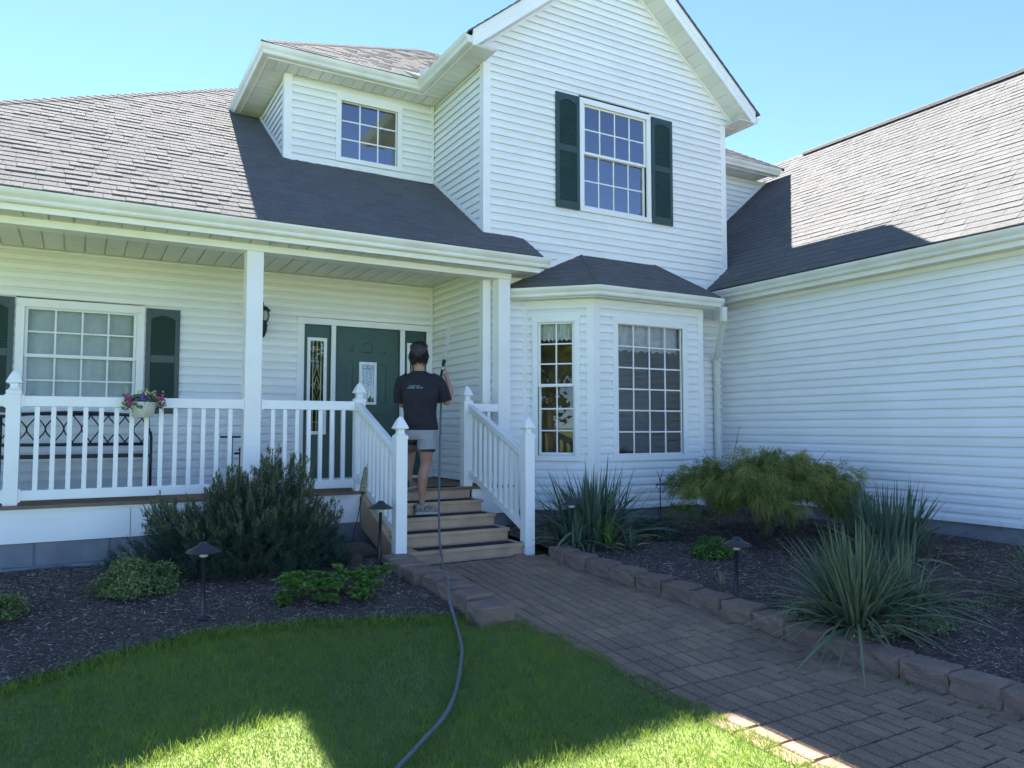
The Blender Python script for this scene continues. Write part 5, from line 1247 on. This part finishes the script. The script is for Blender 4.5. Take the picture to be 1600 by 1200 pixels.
def loft(rings, seg=28, amp=0, seed=0, cap=False):
    """rings: (centre, lateral radius, depth radius, lateral axis, depth axis)"""
    rr = random.Random(seed); V = []; F = []; ph = [rr.uniform(0, 6) for _ in range(6)]
    for i, (c, rx, ry, ax, ay) in enumerate(rings):
        for k in range(seg):
            q = 2*math.pi*k/seg
            w = 1+amp*(math.sin(3*q+i*.9+ph[0])+.7*math.sin(5*q-i*1.3+ph[1])+.6*math.sin(8*q+i*.5+ph[2]))
            V.append(tuple(Vector(c)+Vector(ax)*(rx*w*math.copysign(abs(math.cos(q))**.85, math.cos(q)))+Vector(ay)*(ry*w*math.copysign(abs(math.sin(q))**.85, math.sin(q)))))
    for i in range(len(rings)-1):
        for k in range(seg): a = i*seg+k; b = i*seg+(k+1) % seg; F.append((a, b, b+seg, a+seg))
    if cap: F.append(tuple((len(rings)-1)*seg+k for k in range(seg)))
    return MB().add(V, F)
def tube_loft(pts, rad, seg=20, amp=0, seed=0, flat=1.0):
    rings = []; n = len(pts)
    for i, p in enumerate(pts):
        t = (Vector(pts[min(i+1, n-1)])-Vector(pts[max(i-1, 0)])).normalized(); ax = (RC-t*RC.dot(t)).normalized(); ay = t.cross(ax)
        rings.append((p, rad[i], rad[i]*flat, ax, ay))
    return loft(rings, seg, amp, seed)
Z = lambda z: Vector((0, 0, z))
sh = loft([(B_(.018, 0, 1.575), .192, .135, RC, FC), (B_(.018, 0, 1.60), .195, .14, RC, FC), (B_(.015, .0, 1.68), .186, .138, RC, FC), (B_(.012, .0, 1.76), .182, .134, RC, FC), (B_(.012, .0, 1.84), .190, .138, RC, FC), (B_(.012, .0, 1.94), .206, .145, RC, FC), (B_(.012, .01, 2.04), .221, .147, RC, FC), (B_(.01, .012, 2.11), .216, .132, RC, FC), (B_(.008, .012, 2.165), .192, .112, RC, FC), (B_(.004, .012, 2.20), .140, .092, RC, FC), (B_(0, .014, 2.222), .088, .078, RC, FC), (B_(0, .015, 2.232), .074, .070, RC, FC)], 44, .013, 3)
m2 = tube_loft([B_(.12, .015, 2.13), B_(.20, .03, 2.10), B_(.238, .05, 2.03), B_(.262, .07, 1.96), B_(.276, .085, 1.905)], [.088, .088, .084, .082, .083], 20, .015, 5); sh.add(m2.v, m2.f)
m2 = tube_loft([B_(-.12, .015, 2.13), B_(-.19, .03, 2.10), B_(-.215, .06, 2.02), B_(-.222, .09, 1.95), B_(-.222, .11, 1.90)], [.088, .088, .084, .080, .082], 20, .015, 6); sh.add(m2.v, m2.f)
shirt = sh.build('shirt', 'shirt', per, True)
# small two-line print across the upper back
m = MB(); rr = random.Random(4); x = -.115
def ink(x, z, w, h):
    # follows the curve of the back
    y = lambda q: -.142*math.sqrt(max(.05, 1-(max(-.9, min(.9, (q-.012)/.215)))**2))-.022
    m.add([tuple(B_(x, y(x)+.012, z)), tuple(B_(x+w, y(x+w)+.012, z)), tuple(B_(x+w, y(x+w)+.012, z+h)), tuple(B_(x, y(x)+.012, z+h))], [(0, 1, 2, 3)])
while x < .045:
    w = rr.uniform(.0035, .008); ink(x, 2.030, w*.5, rr.choice((.016, .020, .013)));
    if rr.random() < .7: ink(x+w*.5, 2.030+rr.choice((0, .007, .014)), w*.8, .0035)
    x += w*1.35+.0035+(.008 if rr.random() < .15 else 0)
x = -.10
while x < .02: ink(x, 2.056, .0042, .0055); x += .0068
m.build('lettering', 'print', shirt)
so_ = loft([(B_(.012, .0, 1.64), .168, .122, RC, FC), (B_(.012, 0, 1.58), .180, .13, RC, FC), (B_(.012, 0, 1.52), .188, .135, RC, FC), (B_(.012, 0, 1.47), .17, .115, RC, FC)], 28, .012, 8)
m2 = tube_loft([B_(.085, .0, 1.56), B_(.088, 0, 1.48), B_(.090, 0, 1.41), B_(.092, 0, 1.362)], [.105, .112, .108, .106], 22, .02, 9); so_.add(m2.v, m2.f)
m2 = tube_loft([B_(-.06, -.02, 1.53), B_(-.09, .09, 1.50), B_(-.12, .21, 1.46), B_(-.135, .33, 1.415)], [.130, .132, .122, .112], 22, .02, 10); so_.add(m2.v, m2.f)
shorts = so_.build('shorts', 'shorts', per, True)
tube_loft([B_(.088, 0, 1.42), B_(.088, 0, 1.37), B_(.086, 0, 1.335)], [.097, .0985, .097], 20).build('liner', 'liner', shorts, True)
def shoe(c, ang, z):
    """trainer: sole and upper lofted heel to toe"""
    d = (RC*math.cos(ang)+FC*math.sin(ang)); s = Vector((-d.y, d.x, 0)); c = Vector(c)
    prof = [(-.075, .030, .085), (-.07, .036, .10), (-.03, .036, .105), (.02, .036, .085), (.08, .041, .062), (.13, .043, .052), (.175, .034, .043), (.20, .012, .03)]
    up = MB(); V = []; F = []
    for i, (x, w, h) in enumerate(prof):
        for k in range(9):
            q = math.pi*k/8; V.append(tuple(c+d*x+s*(w*math.cos(q))+Z(.022+h*math.sin(q)**.8)))
        if i: F += [((i-1)*9+k, (i-1)*9+k+1, i*9+k+1, i*9+k) for k in range(8)]
    up.add(V, F+[tuple(range(9))]); o = up.build('shoe', 'shoe', per, True)
    so = MB(); pts = [(x, w+.006) for x, w, h in prof]; poly_ = [c+d*x+s*w for x, w in pts]+[c+d*x-s*w for x, w in reversed(pts)]
    so.prism(poly_, (0, 0, .028)); so.build('sole', 'sole', o, bevel=.006)
    MB().tube([c+d*.02+s*.03+Z(.10), c+d*.05+Z(.105), c+d*.03-s*.03+Z(.10)], .006, 6).build('laces', 'cover', o)
    MB().tube([c+d*-.076+s*.02+Z(.07), c+d*-.078+Z(.10), c+d*-.076-s*.02+Z(.07)], .007, 6).build('heel_tab', 'black', o)
shoe(B_(.035, -.01, .641), .30, 0); shoe(B_(-.155, .36, .892), 1.35, 0)
# hair: a cap of short overlapping locks
n = 2600; u = unit(rng.normal(size=(n, 3))); hc = np.array(B_(-.012, .038, 2.435)); RCn, FCn = np.array(RC), np.array(FC)
front = u@FCn; zz = u[:, 2]
k = ((zz > .28) | ((front < .15) & (zz > -.72))) & ~((front > .45) & (zz < .55)); u = u[k]; n = len(u)
P = hc+(u@RCn)[:, None]*RCn*.103+(u@FCn)[:, None]*FCn*.112+u[:, 2:]*np.array([0, 0, .125])
swirl = np.cross(u, np.array([0, 0, 1.]))*.4+rng.normal(0, .25, (n, 3))
Dh = np.where(u[:, 2:] > .45, u*.5+FCn*.3+np.array([0, 0, .5])+swirl, u*.35+np.array([0, 0, -1.])+swirl*.6)
M['hairlock'] = leafmat('hair_locks', (.012, .010, .011), (.055, .045, .045), .4, 0)
hb = MB(); hb.lathe([(.03, -.112), (.068, -.095), (.093, -.035), (.101, .03), (.088, .08), (.054, .108), (.01, .120)], seg=20)
hb.v = [tuple(Vector(hc)+RC*x*.97+FC*(y*1.04-.018)+Z(z)) for x, y, z in hb.v]; hair = hb.build('hair', 'hair', per, True)
strips('hair_locks', P-u*.006, Dh, rng.uniform(.025, .058, n), .0085, .3, 'hairlock', hair, 3)
# ---- hose, nozzle and jet
HOSE = [(3.592, 7.93, 2.16), (3.611, 7.92, 2.08), (3.565, 7.85, 1.805), (3.497, 7.72, 1.374), (3.389, 7.5, .967), (3.278, 7.25, .657), (3.173, 7.0, .466), (3.11, 6.80, .33), (3.02, 6.60, .275), (2.86, 6.18, .285), (2.73, 5.86, .345), (2.60, 5.56, .32), (2.50, 5.32, .26), (2.445, 5.10, .17), (2.31, 4.727, .113), (2.183, 4.472, .095), (2.058, 4.245, .077), (1.89, 3.973, .057), (1.74, 3.783, .042), (1.572, 3.626, .03), (1.433, 3.499, .02), (1.337, 3.404, .018), (1.175, 3.231, .012), (.984, 2.995, .01), (.7, 2.5, .0), (.5, 1.6, -.01)]
def spline(pts, k=6):
    P = [Vector(p) for p in pts]; out = []
    for i in range(len(P)-1):
        a, b, c, d = P[max(i-1, 0)], P[i], P[i+1], P[min(i+2, len(P)-1)]
        for j in range(k):
            t = j/k; out.append(.5*((2*b)+(c-a)*t+(2*a-5*b+4*c-d)*t*t+(3*b-a-3*c+d)*t**3))
    return out+[P[-1]]
o = MB().tube(spline(HOSE), .0115, 10).build('garden_hose', 'hose', None, True)
tag(o, 'grey hose running from the nozzle down the steps and across the lawn', 'hose')
t = thing('spray_nozzle', (3.592, 7.93, 2.15), 'black and chrome hose nozzle held up in the raised hand', 'hose nozzle')
d = Vector((.075, .06, .233))
MB().tube([d*-.1, d*.25, d*.5], [.014, .015, .016], 10).build('grip', 'black', t, True)
MB().tube([d*.5, d*.62, d*.70], [.015, .018, .014], 10).build('collar', 'chrome', t, True)
MB().tube([d*.70, d*.78, d*.98, d*1.02], [.016, .021, .023, .018], 12).build('spray_head', 'black', t, True)
MB().tube([d*.62+Vector((.02, -.01, -.005)), d*.45+Vector((.045, -.02, -.005)), d*.25+Vector((.05, -.025, -.01))], .006, 6).build('trigger', 'chrome', t, True)
M['water'] = glassmat('water_spray', .9, (.97, .98, .99), 1.33)
m = MB(); q = d.normalized(); rr = random.Random(2)
for i in range(420):
    s_ = rr.random()**.8*.46; off = Vector((rr.gauss(0, 1), rr.gauss(0, 1), rr.gauss(0, 1)))*.006*(1+s_*3); p = d*1.02+q*s_+Vector((.0, .3*s_*s_, -.12*s_*s_))+off
    m.tube([p, p+q*.016], [.0024, .0012], 4)
o = m.build('water_jet', M['cover']); o.location = (3.592, 7.93, 2.15); tag(o, 'thin jet of water drops leaving the nozzle toward the wall', 'water', kind='stuff')
